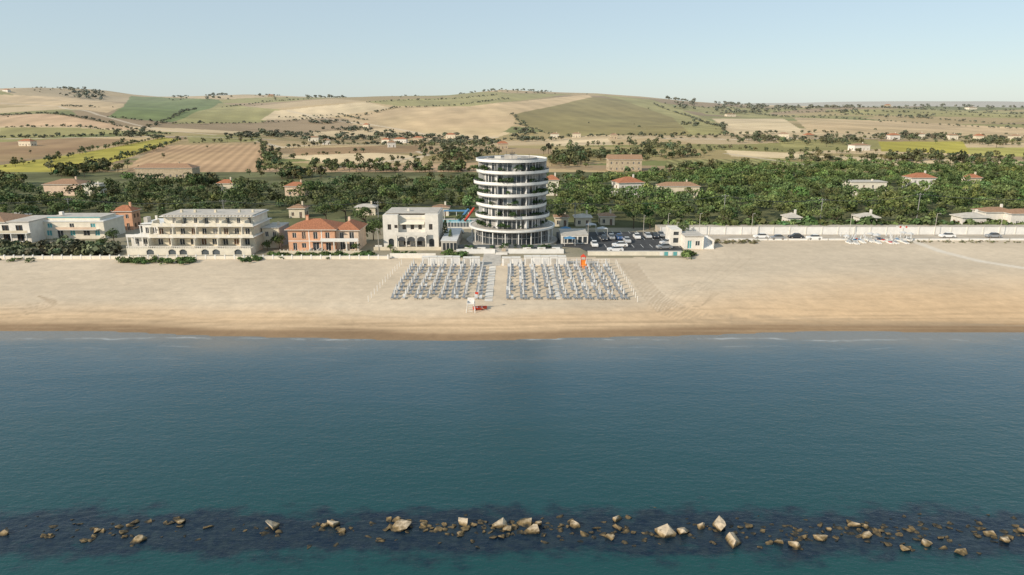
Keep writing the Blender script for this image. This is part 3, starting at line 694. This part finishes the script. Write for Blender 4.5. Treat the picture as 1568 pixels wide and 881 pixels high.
for px,py,w in ((1492,349,40),(1530,345,46),(1568,348,44),(1620,347,50),(1330,349,28),(1215,349,20)):
    house('holiday_bungalow',px,py,w,3.4 if w<44 else 4.4,1.2,WHITE,TERRA2 if w>40 else LGREY,.7,base=0)
for px,py,w in ((860,347,20),(893,347,24),(930,345,22),(675,331,24),(20,345,30),(560,330,30)):
    house('holiday_bungalow',px,py,w,3.0,.9,random.choice([CREAM,CREAM2]),random.choice([LGREY,TERRA2]),.7,base=0)
far=[(38,224,20,1),(480,217,15,0),(612,219,20,1),(640,217,16,1),(590,220,12,1),(500,222,12,0),(850,211,12,0),(883,211,12,0),(940,213,10,0),(1120,179,14,0),(1200,212,14,0),(1370,214,16,1),(1410,212,12,0),(1460,214,14,0),(1490,168,14,0),(1500,215,12,1),(690,212,14,1),(560,196,9,1),(1555,215,14,0),(1240,214,14,1),(600,226,12,0),(415,149,9,1),(1360,163,8,1),(8,141,9,1),(770,228,16,1),(1320,231,26,0)]
for px,py,w,t in far: house('distant_farmhouse',px,py,w,4.6,2.0 if t else 1.4,random.choice([WHITE,CREAM2,CREAM,STONE]),TERRA if t else TERRA2,.6,random.uniform(-.3,.3))
# ------------------------------------------------------------------ PROMENADE, WALLS, ROADS
WY=P(1040,360,0)[1]; y1=P(1040,368,0)[1]
mb=MB(); mb.box(47,420,y1,WY,.0,.13,ROAD); mb.obj('promenade_pavement')
mb=MB()
mb.box(46,420,WY+.1,WY+.4,0,2.5,WHITE2)
for i in range(75): mb.box(46+5*i,46.35+5*i,WY-.02,WY+.098,0,2.55,WHITE)
mb.box(46,420,WY+.02,WY+.48,2.555,2.68,LGREY); mb.obj('long_white_wall')
mb=MB(); mb.box(46,420,WY+.6,WY+8,.0,1.9,ROAD); mb.obj('raised_seafront_road')
mb=MB(); mb.box(64,420,y1-.35,y1-.02,-.2,.5,WHITE2)
for i in range(60): mb.box(64+6*i,64.3+6*i,y1-.4,y1-.355,.0,.6,LGREY)
mb.obj('beach_edge_wall')
pk=[P(852,356,0),P(1030,356,0),P(1046,384,0),P(1010,390,0),P(905,389,0),P(888,380,0),P(852,378,0)]
mb=MB(); mb.prism([q[:2] for q in pk][::-1],-.02,.1,ASPH)
for k in range(14):
    x0=24+k*2.6
    for yy in (189,200.5,211): mb.box(x0,x0+.12,yy,yy+4.6,.101,.105,WHITE2)
mb.obj('parking_lot')
mb=MB(); w0=P(905,390,0);w1=P(1046,388,0)
mb.box(w0[0]-1,w1[0]+1,w0[1]-1.3,w0[1]-1.0,-.3,1.1,CREAM2); mb.box(w0[0]-1.1,w1[0]+1.1,w0[1]-1.4,w0[1]-.9,1.105,1.2,WHITE)
for i in range(6): mb.box(w1[0]-7+i*1.2,w1[0]-6+i*1.2,w0[1]-1.36,w0[1]-1.305,-.1,1.0,TURQ if i%2 else WHITE2)
mb.obj('parking_retaining_wall')
mb=MB(); Y0=P(300,397,0)[1]
mb.box(-190,-32,Y0,Y0+.25,-.1,.75,CREAM2); mb.box(-190,-32,Y0-.04,Y0+.29,.755,.84,WHITE)
for i in range(64): mb.box(-190+2.5*i,-189.7+2.5*i,Y0-.06,Y0+.31,-.1,1.15,WHITE2)
mb.box(-32,-20,Y0+1,Y0+1.25,-.1,1.3,WHITE); mb.obj('sea_front_wall')
mb=MB(); mb.box(-190,-30,Y0+.5,Y0+3.2,.0,.06,ROAD); mb.obj('seafront_path')
p=P(1052,385,0); b=Bld('white_beach_building_with_stairs',(p[0],p[1],0))
facade(b,0,5,3,0,3.6,[(.8,2,.2,2.4,TURQ),(3,4.3,1,2.3)],WHITE,frame=WHITE2); b['walls'].box(0,5,3.3,10,0,3.6,WHITE); b['roof'].box(-.3,5.3,2.7,10.3,3.605,3.8,LGREY)
facade(b,-3,0,7,0,4.8,[(-2.3,-.8,1,2.4),(-2.3,-.8,3.2,4.2)],WHITE); b['walls'].box(-3,0,7.3,14,0,4.8,WHITE)
for k in range(12): b['stairs'].box(5.2,8.2,10-.6*(k+1),10-.6*k,-.2,2.6-.2*k,WHITE2)
b['stairs'].box(8.25,8.5,4,10,-.2,2.4,WHITE); b['stairs'].box(5.0,5.18,2.6,10,-.2,3.5,WHITE)
b.done()
# ------------------------------------------------------------------ BEACH CABINS
mb=MB()
def cabins(x0,x1,y,h):
    n=max(1,int((x1-x0)/1.9)); w=(x1-x0)/n
    for i in range(n):
        a=x0+i*w; hh=h+(i%2)*.05
        mb.box(a+.03,a+w-.03,y,y+1.8,-.1,hh,WHITE2); mb.box(a-.02,a+w-.06,y-.12,y+1.9,hh+.005,hh+.1,WHITE)
        mb.box(a+.45,a+w-.45,y-.03,y-.003,.05,1.75,BAND if i%3 else LGREY)
Yc=P(784,408,0)[1]
cabins(-22.5,-13,Yc+1,2.0); cabins(-12.2,-8,Yc+.5,1.9); cabins(-2.5,2.2,Yc+.5,1.9); cabins(3,13.6,Yc+1.2,2.1)
mb.obj('beach_cabins')
mb=MB(); mb.box(-7.6,-2.9,Yc+.5,Y0+8,-.1,.06,LGREY); mb.box(-22,22,Yc+3.6,Yc+6,-.1,.05,LGREY)
mb.obj('beach_entrance_paving')
mb=MB()
for i in range(12): mb.box(14.5+i*.9,14.58+i*.9,Yc+2,Yc+2.1,-.1,1.4,WHITE2)
mb.box(14.5,24.5,Yc+2.03,Yc+2.08,1.3,1.38,WHITE2); mb.box(14.5,24.5,Yc+2.03,Yc+2.08,.6,.66,WHITE2); mb.obj('white_fence')
mb=MB()
for x0,x1,ya,yb in ((-5.6,-4.0,134,Yc+.5),(9.1,10.1,136,Yc+1)):
    n=int((yb-ya)/.5)
    for i in range(n): mb.box(x0+random.uniform(-.02,.02),x1,ya+i*.5,ya+i*.5+.44,-.6,.04+random.uniform(0,.01)+float(height(x0,ya+i*.5)),WHITE if random.random()<.6 else LGREY)
mb.obj('beach_walkway')
par=MB(); lo=MB(); rr=random.Random(2)
def gz(x,y): return float(height(x,y))
def parasol(x,y,r=1.0,closed=True):
    z=gz(x,y); par.rod((x,y,z-.2),(x,y,z+2.3),.035,LFRAME,5)
    if closed:
        lx,ly=rr.uniform(-.05,.05),rr.uniform(-.05,.05)
        par.cyl(x+lx,y+ly,.25,.18,z+.95,z+1.4,7,CANV); par.cyl(x+lx*.5,y+ly*.5,.18,.05,z+1.4,z+2.25,7,CANV); return
    n=8; a0=rr.uniform(0,.8)
    vs=[(x+r*math.cos(a0+2*math.pi*i/n),y+r*math.sin(a0+2*math.pi*i/n),z+2.0) for i in range(n)]+[(x,y,z+2.5)]
    vs+=[(v[0],v[1],v[2]-.16) for v in vs[:n]]
    par.add(vs,[(i,(i+1)%n,n) for i in range(n)]+[(i,n+1+i,n+1+(i+1)%n,(i+1)%n) for i in range(n)],CANV)
def lounger(x,y):
    z=gz(x,y); m=LOUNGE if rr.random()<.85 else CANV
    lo.box(x-.27,x+.27,y-.85,y+.25,z+.28,z+.33,m)
    lo.add([(x-.27,y+.26,z+.3),(x+.27,y+.26,z+.3),(x+.27,y+.72,z+.75),(x-.27,y+.72,z+.75),(x-.27,y+.26,z+.35),(x+.27,y+.26,z+.35),(x+.27,y+.7,z+.81),(x-.27,y+.7,z+.81)],[(0,3,2,1),(4,5,6,7),(0,1,5,4),(2,3,7,6),(1,2,6,5),(3,0,4,7)],m)
    for sx in (-.31,.28): lo.box(x+sx,x+sx+.03,y-.87,y+.27,z+.26,z+.34,LFRAME)
    for sx in (-.28,.28):
        for sy in (-.8,.2): lo.box(x+sx-.025,x+sx+.025,y+sy-.025,y+sy+.025,z-.05,z+.259,LFRAME)
for xa,xb,nc in ((-24.4,-7.0,8),(-.4,7.9,4),(11,23.2,6)):
    for j in range(10):
        yy=136.3+j*3.15
        for i in range(nc):
            xx=xa+(xb-xa)*i/(nc-1)
            jx,jy=rr.uniform(-.14,.14),rr.uniform(-.14,.14)
            if rr.random()<.97: parasol(xx+jx,yy+jy)
            if rr.random()<.93: lounger(xx-.46+jx,yy-.3+jy)
            if rr.random()<.88: lounger(xx+.46+jx,yy-.35+jy)
par.obj('beach_umbrellas'); lo.obj('sun_loungers')
mb=MB()
for i in range(14):
    for x0,x1 in ((-29.3,-27.8),(25.6,26.2)):
        y=134+i*2.6; x=x0+(x1-x0)*i/13; z=gz(x,y); mb.rod((x,y,z-.2),(x,y,z+1.3),.06,WHITE2)
mb.obj('white_boundary_posts')
p=P(721,475,-.1); b=Bld('lifeguard_chair',(p[0],p[1],gz(p[0],p[1])))
m=b['frame']
for sx in (-.7,.7):
    for sy in (-.6,.6): m.rod((sx*1.25,sy*1.25,-.1),(sx*.8,sy*.8,2.0),.06,WHITE2)
m.box(-.75,.75,-.65,.65,1.7,1.8,WHITE2); m.box(-.65,.65,.45,.55,1.805,2.7,WHITE2); m.box(-.7,-.62,-.6,.5,1.805,2.15,WHITE2); m.box(.62,.7,-.6,.5,1.805,2.15,WHITE2)
for k in range(5): m.box(-.4,.4,-.95+.06*k,-.9+.06*k,.25+.32*k,.31+.32*k,WHITE2)
m.rod((.8,.4,0),(.8,.4,4),.04,WHITE2); b['flag'].add([(.84,.4,3.9),(1.5,.45,3.85),(1.5,.4,3.4),(.84,.4,3.45)],[(0,1,2,3)],RED)
b.done()
def boat(name,x,y,L,col,rot):
    m=MB(); z=gz(x,y); n=9; prof=[]
    for i in range(n):
        t=i/(n-1); w=.62*(1-(2*abs(t-.45))**2.6*.75) if t<1 else .04; prof.append((t*L-L/2,max(w,.04),.12*(2*t-1)**2))
    vs=[];fs=[]
    for xx,w,l in prof: vs+=[(xx,-w,.55+l),(xx,-w*.7,.12),(xx,w*.7,.12),(xx,w,.55+l),(xx,w*.85,.5+l),(xx,0,.28),(xx,-w*.85,.5+l)]
    for i in range(n-1):
        for k in range(7): fs.append((7*i+k,7*(i+1)+k,7*(i+1)+(k+1)%7,7*i+(k+1)%7))
    fs+=[tuple(range(7)),tuple(range(7*(n-1)+6,7*(n-1)-1,-1))]
    m.add(vs,fs,col)
    for t in (-.2,.15): m.box(t*L-.12,t*L+.12,-.5,.5,.42,.47,WHITE2)
    m.rod((-.2,-.5,.6),(.9,-1.7,.45),.03,WOOD); m.rod((-.2,.5,.6),(.9,1.7,.45),.03,WOOD)
    m.obj(name,None,(x,y,z),rot)
p=P(735,473,-.2); boat('red_rescue_boat',p[0],p[1],2.8,RED,.2); p=P(898,411,0); boat('orange_rowing_boat',p[0],p[1],2.6,ORNG,1.2)
p=P(893,407,0); mb=MB(); mb.box(-.5,.5,-.4,.4,0,1.5,ORNG); mb.add([(-.5,-.41,1.5),(.5,-.41,1.5),(.5,-2.6,.1),(-.5,-2.6,.1)],[(0,1,2,3)],ORNG); mb.box(-.6,-.52,-.4,.4,0,2.3,RED); mb.box(.52,.6,-.4,.4,0,2.3,RED); mb.add([(-.7,-.6,2.3),(.7,-.6,2.3),(.7,.6,2.3),(-.7,.6,2.3),(0,0,3)],[(0,1,4),(1,2,4),(2,3,4),(3,0,4)],RED); mb.obj('playground_slide',None,(p[0],p[1],0))
mb=MB(); rr=random.Random(8)
for i in range(26):
    x_=rr.uniform(1285,1392); y_=rr.uniform(368,374); p=P(x_,y_,0)
    mb.box(p[0]-.45,p[0]-.1,p[1]-1.2,p[1]+1.2,.05,.4,WHITE2); mb.box(p[0]+.1,p[0]+.45,p[1]-1.2,p[1]+1.2,.05,.4,WHITE2); mb.box(p[0]-.4,p[0]+.4,p[1]-.4,p[1]+.5,.405,.6,rr.choice([BLUE,CANV,RED,CANV,LOUNGE]))
    mb.box(p[0]-.4,p[0]+.4,p[1]+.4,p[1]+.5,.605,1.0,CANV)
mb.obj('pedal_boats')
par=MB()
for i in range(24):
    p=P(rr.uniform(1285,1395),rr.uniform(366,372),0); parasol(p[0],p[1],1.0,rr.random()<.7)
par.obj('beach_club_umbrellas')
p=P(1375,366,0); mb=MB()
for k in range(4): mb.rod((p[0]-1+k*.9,p[1],0),(p[0]-1+k*.9,p[1],4.0),.05,WHITE2); mb.add([(p[0]-.96+k*.9,p[1],3.9),(p[0]-.4+k*.9,p[1],3.8),(p[0]-.4+k*.9,p[1],3.3),(p[0]-.96+k*.9,p[1],3.4)],[(0,1,2,3)],RED if k%2 else WHITE2)
mb.obj('flag_poles')
p=P(697,345,0); b=Bld('swimming_pool_club',(p[0],p[1],0))
b['deck'].box(-9,8,-6,14,0,.12,LGREY); b['pool'].box(-6,5,2,10,.121,.16,POOL)
for i in range(18): b['fence'].box(-9+i,-8.85+i,-6,-5.9,0,2,WHITE2)
b['fence'].box(-9,8.2,-5.98,-5.93,.25,1.8,GLASS2); b['fence'].box(-9,8.2,-6.02,-5.88,2.0,2.1,WHITE2)
b['canopy'].box(-5,4,11,14,3,3.15,BLUE)
for xx in (-4.8,-.5,3.7): b['canopy'].box(xx,xx+.15,11.1,11.25,.12,2.99,WHITE2)
b['slide'].rod((4,9,4),(1,5,.8),.5,BLUE,8); b['slide'].rod((4.4,9,0),(4.4,9,4),.12,WHITE2); b['slide'].rod((6,8,4.6),(3,4,.8),.4,RED,8)
b['huts'].box(-9,-6.5,11,13.5,.12,2.8,WHITE); b['huts'].box(-9.2,-6.3,10.8,13.7,2.805,3.0,TERRA)
b['planter'].box(-9,6,-7.2,-6.3,0,.5,WHITE)
b.done(); excl.append((p[0],p[1]+5,14))
mb=MB()
for (px,py) in ((866,360),(880,368),(872,376),(905,354),(922,360)):
    p=P(px,py,0); x,y=p[0],p[1]
    for sx in (-1.5,1.5):
        for sy in (-1.1,1.1): mb.rod((x+sx,y+sy,0),(x+sx,y+sy,2.1),.05,WHITE2)
    mb.add([(x-1.6,y-1.2,2.1),(x+1.6,y-1.2,2.1),(x+1.6,y+1.2,2.1),(x-1.6,y+1.2,2.1),(x,y,2.7)],[(0,1,4),(1,2,4),(2,3,4),(3,0,4)],BLUE if px<880 else CANV)
mb.obj('shade_canopies')
# ------------------------------------------------------------------ CARS
def car(x,y,z,rot,col,van=False):
    m=MB()
    paint=mat('car_paint_%s'%col[0],col[1],.25,1,.03,spec=.6)
    def prof(pts,w0,w1,mt):
        n=len(pts); vs=[]
        for sgn in (-1,1):
            for xx,zz in pts:
                w=w0 if zz<.9 else w1
                vs.append((xx,sgn*w,zz))
        fs=[tuple(range(n)),tuple(range(2*n-1,n-1,-1))]+[(i,n+i,n+(i+1)%n,(i+1)%n) for i in range(n)]
        m.add(vs,fs,mt)
    prof([(-2.15,.25),(-2.18,.6),(-2.05,.85),(-.95,.96),(1.6,.98),(2.05,.92),(2.15,.6),(2.1,.25)],.86,.80,paint)
    top=1.5 if not van else 1.95
    xb=1.9 if van else 1.65
    prof([(-1.0,.965),(-.35,top-.06),(xb-.55,top-.06),(xb,.985)],.78,.62,GLASS)
    prof([(-.42,top-.055),(-.3,top),(xb-.65,top),(xb-.5,top-.055)],.64,.62,paint)
    for xx in (-1.35,1.35):
        for sg in (-1,1): m.rod((xx,sg*.7,.32),(xx,sg*.88,.32),.32,BLACK,12); m.rod((xx,sg*.881,.32),(xx,sg*.9,.32),.18,LGREY,8)
    m.box(-2.2,-2.17,-.7,-.4,.6,.75,WHITE2); m.box(-2.2,-2.17,.4,.7,.6,.75,WHITE2); m.box(2.15,2.18,-.75,-.5,.65,.8,RED); m.box(2.15,2.18,.5,.75,.65,.8,RED)
    m.obj('parked_car',None,(x,y,z),rot)
CC={'w':('white',(.75,.75,.74)),'g':('grey',(.25,.26,.27)),'d':('dark',(.03,.035,.045)),'s':('silver',(.5,.51,.52)),'b':('blue',(.04,.09,.22)),'r':('red',(.4,.04,.03))}
for px,py,c,rt in ((942,385,'w',.05),(949,378,'w',0),(975,365,'w',1.57),(992,364,'s',1.57),(1003,364,'d',1.57),(1022,374,'s',.3),(1017,381,'g',.2),(925,368,'d',1.57),(936,366,'g',1.57),(948,366,'b',1.57),(960,371,'s',1.57),(890,372,'d',.1),(1012,362,'g',1.57),(1190,367,'g',0),(1218,365,'d',0),(1246,367,'w',0),(1450,364,'w',0),(910,377,'w',1.57),(1165,365,'w',0),(700,357,'w',.1),(1520,364,'g',0)):
    p=P(px,py,.1); car(p[0],p[1],.105 if px<1040 else .135,rt,CC[c],False)
# ------------------------------------------------------------------ POLES & WIRES
def pole(name,px,pyb,pyt):
    p=P(px,pyb,0); s=F/math.hypot(p[1],H); h=(pyb-pyt)/s
    m=MB(); m.cyl(0,0,.16,.09,-.2,h,8,GREY); m.box(-1.1,1.1,-.06,.06,h-.7,h-.58,DGREY); m.box(-.7,.7,-.05,.05,h-1.3,h-1.2,DGREY)
    for xx in (-1,-.35,.35,1): m.cyl(xx,0,.05,.05,h-.575,h-.35,6,WHITE2)
    m.obj(name,None,(p[0],p[1],0)); return Vector((p[0],p[1],h-.4))
tops=[pole('utility_pole',x,346,t) for x,t in ((-120,305),(110,303),(345,306),(580,308),(880,310),(1107,298),(1255,304),(1402,296),(1640,300))]
mb=MB()
for a,c in zip(tops[:-1],tops[1:]):
    for o in (-1,-.35,.35,1):
        prev=None
        for k in range(9):
            t=k/8; q=a.lerp(c,t)+Vector((o*.4,o*.5,-1.6*4*t*(1-t)*.8))
            if prev is not None: mb.rod(prev,q,.02,DGREY,3)
            prev=q
mb.obj('overhead_wires')
def lamp(px,py,h=7):
    p=P(px,py,0); m=MB(); m.cyl(0,0,.09,.05,0,h,8,LGREY); m.rod((0,0,h-.05),(0,-1.3,h+.25),.04,LGREY); m.box(-.12,.12,-1.8,-1.2,h+.2,h+.3,GREY); m.obj('street_lamp',None,(p[0],p[1],0))
for px in (1022,1070,1150,1300,1430,1530): lamp(px,362)
for px,py in ((900,372),(985,360),(1035,372),(690,372),(430,380),(580,384)): lamp(px,py,6)
# ------------------------------------------------------------------ VEGETATION
rr=random.Random(21)
def ok(x,y,pad=0):
    for ex,ey,er in excl:
        if (x-ex)**2+(y-ey)**2<(er+pad)**2: return False
        if abs(x-ex)<er*.7 and 0<ey-y<er*.7+11 : return False
    return True
def fill(poly_px,sp,z=None,jit=.45,prob=1.0):
    w=[P(a,b,z) for a,b in poly_px]; xs=[q[0] for q in w]; ys=[q[1] for q in w]
    gx,gy=np.meshgrid(np.arange(min(xs),max(xs),sp),np.arange(min(ys),max(ys),sp)); gx=gx.ravel(); gy=gy.ravel()
    gx=gx+R.uniform(-jit,jit,gx.size)*sp; gy=gy+R.uniform(-jit,jit,gy.size)*sp
    m=inpoly(gx,gy,w)&(R.random(gx.size)<prob); gx=gx[m];gy=gy[m]; gz_=height(gx,gy)
    return [(a,b_,c) for a,b_,c in zip(gx,gy,gz_) if ok(a,b_)]
pts=fill([(955,348),(880,344),(850,335),(850,300),(940,284),(1050,277),(1130,268),(2100,266),(2100,349)],6.0,0,prob=.94)
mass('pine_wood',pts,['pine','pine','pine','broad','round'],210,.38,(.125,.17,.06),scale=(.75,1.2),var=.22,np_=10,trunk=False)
pts=fill([(-600,340),(-600,300),(60,298),(230,290),(420,292),(730,290),(850,290),(850,335),(735,333),(640,326),(560,338),(0,338)],6.0,0,prob=.92)
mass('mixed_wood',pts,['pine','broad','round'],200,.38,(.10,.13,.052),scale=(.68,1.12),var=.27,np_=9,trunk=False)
pts=fill([(-600,297),(-600,285),(0,282),(60,296),(200,286),(420,286),(730,272),(930,270),(1000,262),(2100,258),(2100,266),(1100,268),(900,285),(730,290)],7.5,None,prob=.6)
mass('mixed_trees',pts,['round'],110,.55,(.11,.13,.055),scale=(.6,1.2),var=.28)
pts=[]
for i in range(90):
    x=rr.uniform(62,330); y=221+rr.uniform(0,6)
    if ok(x,y): pts.append((x,y,0))
mass('roadside_pines',pts,['pine','round'],220,.36,(.12,.155,.055),scale=(.6,.9),var=.2)
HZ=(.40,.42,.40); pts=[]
def row(pl,sp,w,sc_=1,lo_=.5,hi=1.2):
    ws=[P(a,b) for a,b in pl]
    for a,c in zip(ws[:-1],ws[1:]):
        L=math.hypot(c[0]-a[0],c[1]-a[1]); n=int(L/sp)
        for i in range(n):
            if rr.random()<.12: continue
            t=(i+rr.random())/n; x=a[0]+(c[0]-a[0])*t+rr.gauss(0,w); y=a[1]+(c[1]-a[1])*t+rr.gauss(0,w)
            if 400<y<2300 and ok(x,y): pts.append((x,y,float(height(x,y)),rr.uniform(lo_,hi)*sc_))
for l in [[(0,178),(90,176),(170,190),(260,207)],[(215,200),(265,180),(300,168)],[(90,163),(150,165)],[(165,180),(260,190),(400,189)],[(400,189),(470,183),(560,177),(610,165)],
          [(340,165),(420,155),(480,152)],[(430,181),(520,176),(560,185)],[(600,166),(700,162),(780,152)],[(785,176),(800,192),(850,208)],[(1105,190),(1108,206)],
          [(1000,160),(1060,180),(1105,195)],[(1040,162),(1120,166),(1200,180),(1370,187),(1568,198)],[(1130,207),(1230,204),(1240,203),(1568,211)],[(1215,180),(1300,176),(1420,182)],
          [(1150,172),(1260,172),(1420,174),(1568,180)],[(0,196),(120,195),(240,204)],[(1280,166),(1400,168),(1568,174)],[(560,158),(640,154),(760,146)],[(1420,182),(1568,192)]]: row(l,5.5,2,.68,.5,1.3)
for l in [[(278,214),(180,247),(120,262)],[(250,211),(120,234)],[(400,219),(406,240),(396,270)],[(440,228),(640,220),(720,214)],[(650,240),(560,254),(440,262)],
          [(1020,243),(1110,228),(1240,235)],[(1230,258),(1100,258),(1000,262)],[(1340,216),(1480,216),(1568,224)],[(1350,234),(1485,240),(1568,246)],[(1235,248),(1350,250),(1540,256)],
          [(840,226),(1000,222),(1100,228)],[(0,212),(120,210),(250,211)],[(285,220),(395,218)],[(1240,236),(1350,233)],[(845,210),(1000,209),(1130,209)],[(0,258),(60,250),(130,236)],[(450,240),(560,234)],
          [(1000,213),(1130,212),(1340,213),(1568,213)],[(1240,262),(1400,258),(1568,262)]]: row(l,4.6,2.0,.84,.5,1.2)
def cluster(px,py,wx,wy,n,s=1):
    for i in range(n):
        p=P(px+rr.gauss(0,wx/2.4),py+rr.gauss(0,wy/2.6))
        if 330<p[1]<2350 and ok(p[0],p[1]): pts.append((p[0],p[1],p[2],rr.uniform(.6,1.3)*s))
for c in [(430,208,60,6,60),(380,210,40,5,26),(520,214,60,6,50),(590,208,40,6,30),(700,240,50,12,110),(690,222,60,8,90),(640,212,60,5,40),(740,222,30,8,40),(880,240,50,14,80),(960,240,60,8,70),(1010,226,40,6,36),
          (1180,216,60,5,60),(1270,218,60,6,60),(1400,212,80,4,40),(1520,220,60,5,50),(1250,246,60,5,30),(1390,246,50,4,60),(1500,250,60,5,50),(1100,262,80,4,40),(100,268,40,6,30),(150,262,60,5,40),(15,285,20,6,22),
          (420,246,16,14,24),(455,270,40,8,36),(310,285,40,6,26),(200,208,30,3,20),(500,188,50,4,36),(540,200,40,4,30),(810,204,20,4,18),
          (1060,192,20,5,14),(1130,174,40,3,24),(1290,172,40,3,20),(1400,180,40,3,20),(560,262,80,6,24),(640,262,60,5,30),(700,262,30,5,26),(820,215,40,4,30),(860,250,30,8,40),(1050,240,60,5,24),(500,258,50,6,16)]: cluster(*c)
for i in range(60):
    x=rr.uniform(-1.0,1.0); y=math.exp(rr.uniform(math.log(480),math.log(1800))); x*=y
    pts.append((x,y,float(height(x,y)),rr.uniform(.4,.8)))
# the tree rows that stand on the ridge
def crest(x0,x1,n,s):
    for i in range(n):
        px=rr.uniform(x0,x1); y=YR-rr.uniform(150,520) if px>1010 else YR-rr.uniform(10,300); x=(px-784)/1066*y
        pts.append((x,y,float(height(x,y)),rr.uniform(.6,1.3)*s))
for a in [(55,110,34,.8),(110,170,60,1.5),(265,300,20,.9),(318,362,30,1.1),(395,445,14,.9),(470,535,36,1.1),(600,660,12,.8),(690,735,12,.8),(740,845,50,.9),(1015,1060,40,1.3),(1090,1200,110,1.3),(1200,1300,90,1.2),(1300,1440,100,1.2),(1440,1568,70,1.1)]: crest(*a)
near=[p for p in pts if p[1]<760]; farp=[p for p in pts if p[1]>=760]
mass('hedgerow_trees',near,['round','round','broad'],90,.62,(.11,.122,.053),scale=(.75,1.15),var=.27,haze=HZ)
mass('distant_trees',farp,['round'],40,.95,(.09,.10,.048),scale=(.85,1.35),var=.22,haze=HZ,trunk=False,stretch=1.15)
def tree(name,kind,px,py,s,colr=(.09,.125,.045)):
    p=P(px,py,0); return mass(name,[(p[0],p[1],0,s)],[kind],520,.26,colr,scale=(1,1),var=.1,np_=1)
for px,py,s,k in ((410,384,.55,'broad'),(428,381,.8,'broad'),(418,372,.9,'broad'),(436,368,.8,'pine'),(556,372,1.0,'broad'),(572,368,1.15,'broad'),(560,356,1.2,'pine'),(582,360,1.0,'broad'),(405,356,.9,'pine'),(175,372,.8,'broad'),(160,380,.6,'broad'),(682,372,.8,'cypress'),(690,378,.6,'cypress'),(60,352,1.1,'broad'),(45,348,1.1,'pine'),(100,348,1.2,'pine'),(10,350,1,'broad'),(180,350,1,'pine'),(500,346,1.1,'pine'),(530,342,1.2,'pine'),(600,336,1.1,'broad'),(860,346,.9,'pine'),(1046,362,.8,'broad'),(706,344,.7,'broad'),(598,384,.35,'broad'),(546,386,.5,'broad'),(970,350,.9,'pine'),(995,352,.8,'broad'),(1020,350,.9,'pine')):
    nm={'broad':'broadleaf_tree','pine':'pine_tree','cypress':'cypress_tree'}[k]; tree(nm,k,px,py,s)
pts=[]
for i in range(230):
    p=P(rr.uniform(-60,178),rr.uniform(377,393),0); pts.append((p[0],p[1],0,rr.uniform(.8,1.7)))
mass('coastal_shrubs',pts,['bush'],90,.3,(.12,.135,.075),var=.22)
pts=[]
for x0,x1,yb,n,s in ((185,300,402,90,.7),(368,400,399,24,.7),(415,570,393,120,.7),(0,60,399,20,.5),(680,712,392,26,.8),(1045,1065,392,18,.9),(600,640,390,16,.7)):
    for i in range(n):
        p=P(rr.uniform(x0,x1),yb+rr.gauss(0,1.5),0); pts.append((p[0],p[1],0,s*rr.uniform(.6,1.2)))
mass('beach_front_hedge',pts,['bush'],90,.25,(.10,.15,.05),var=.2,trunk=False)
pts=[(x,WY+8.6+rr.uniform(0,1.5),0,rr.uniform(1.4,2.4)) for x in np.arange(50,380,1.3)]
mass('wall_hedge',pts,['bush'],80,.32,(.11,.15,.055),var=.25,trunk=False)
pts=[]
for i in range(60):
    p=P(rr.uniform(1095,1160),rr.uniform(370,374),0); pts.append((p[0],p[1],0,rr.uniform(.3,.55)))
for i in range(80):
    p=P(rr.uniform(1390,1700),rr.uniform(370,373),0); pts.append((p[0],p[1],0,rr.uniform(.25,.45)))
mass('dune_grass',pts,['bush'],60,.22,(.19,.18,.09),var=.2,trunk=False)
# ------------------------------------------------------------------ LIGHT, SKY, CAMERA
EL=math.radians(28); az=math.radians(54)
S=Vector((-math.sin(az)*math.cos(EL),-math.cos(az)*math.cos(EL),math.sin(EL)))
sl=bpy.data.lights.new('sun','SUN'); sl.energy=4.9; sl.angle=math.radians(.5); sl.color=(1,.87,.70)
so=bpy.data.objects.new('sun',sl); so.rotation_euler=S.to_track_quat('Z','Y').to_euler(); so.location=(0,0,200); sc.collection.objects.link(so)
w=bpy.data.worlds.new('World'); sc.world=w; w.use_nodes=True; nt=w.node_tree; bg=nt.nodes['Background']
sky=nt.nodes.new('ShaderNodeTexSky'); sky.sky_type='NISHITA'; sky.sun_disc=False; sky.sun_elevation=EL; sky.sun_rotation=math.atan2(S.x,S.y); sky.air_density=1.0; sky.dust_density=.4; sky.ozone_density=2.0; sky.altitude=40
mx=nt.nodes.new('ShaderNodeMix'); mx.data_type='RGBA'; mx.inputs[0].default_value=.6; mx.inputs[7].default_value=(5.0,6.0,6.55,1)
nt.links.new(sky.outputs[0],mx.inputs[6]); nt.links.new(mx.outputs[2],bg.inputs[0]); bg.inputs[1].default_value=.12
cd=bpy.data.cameras.new('camera'); cam=bpy.data.objects.new('camera',cd); sc.collection.objects.link(cam)
cam.location=(0,0,H); cam.rotation_euler=(math.radians(90-14.7),0,0); cd.sensor_width=36; cd.lens=36*F/1568; cd.clip_end=30000; cd.clip_start=.5
sc.camera=cam
sc.view_settings.view_transform='Standard'; sc.view_settings.look='None'; sc.view_settings.exposure=0
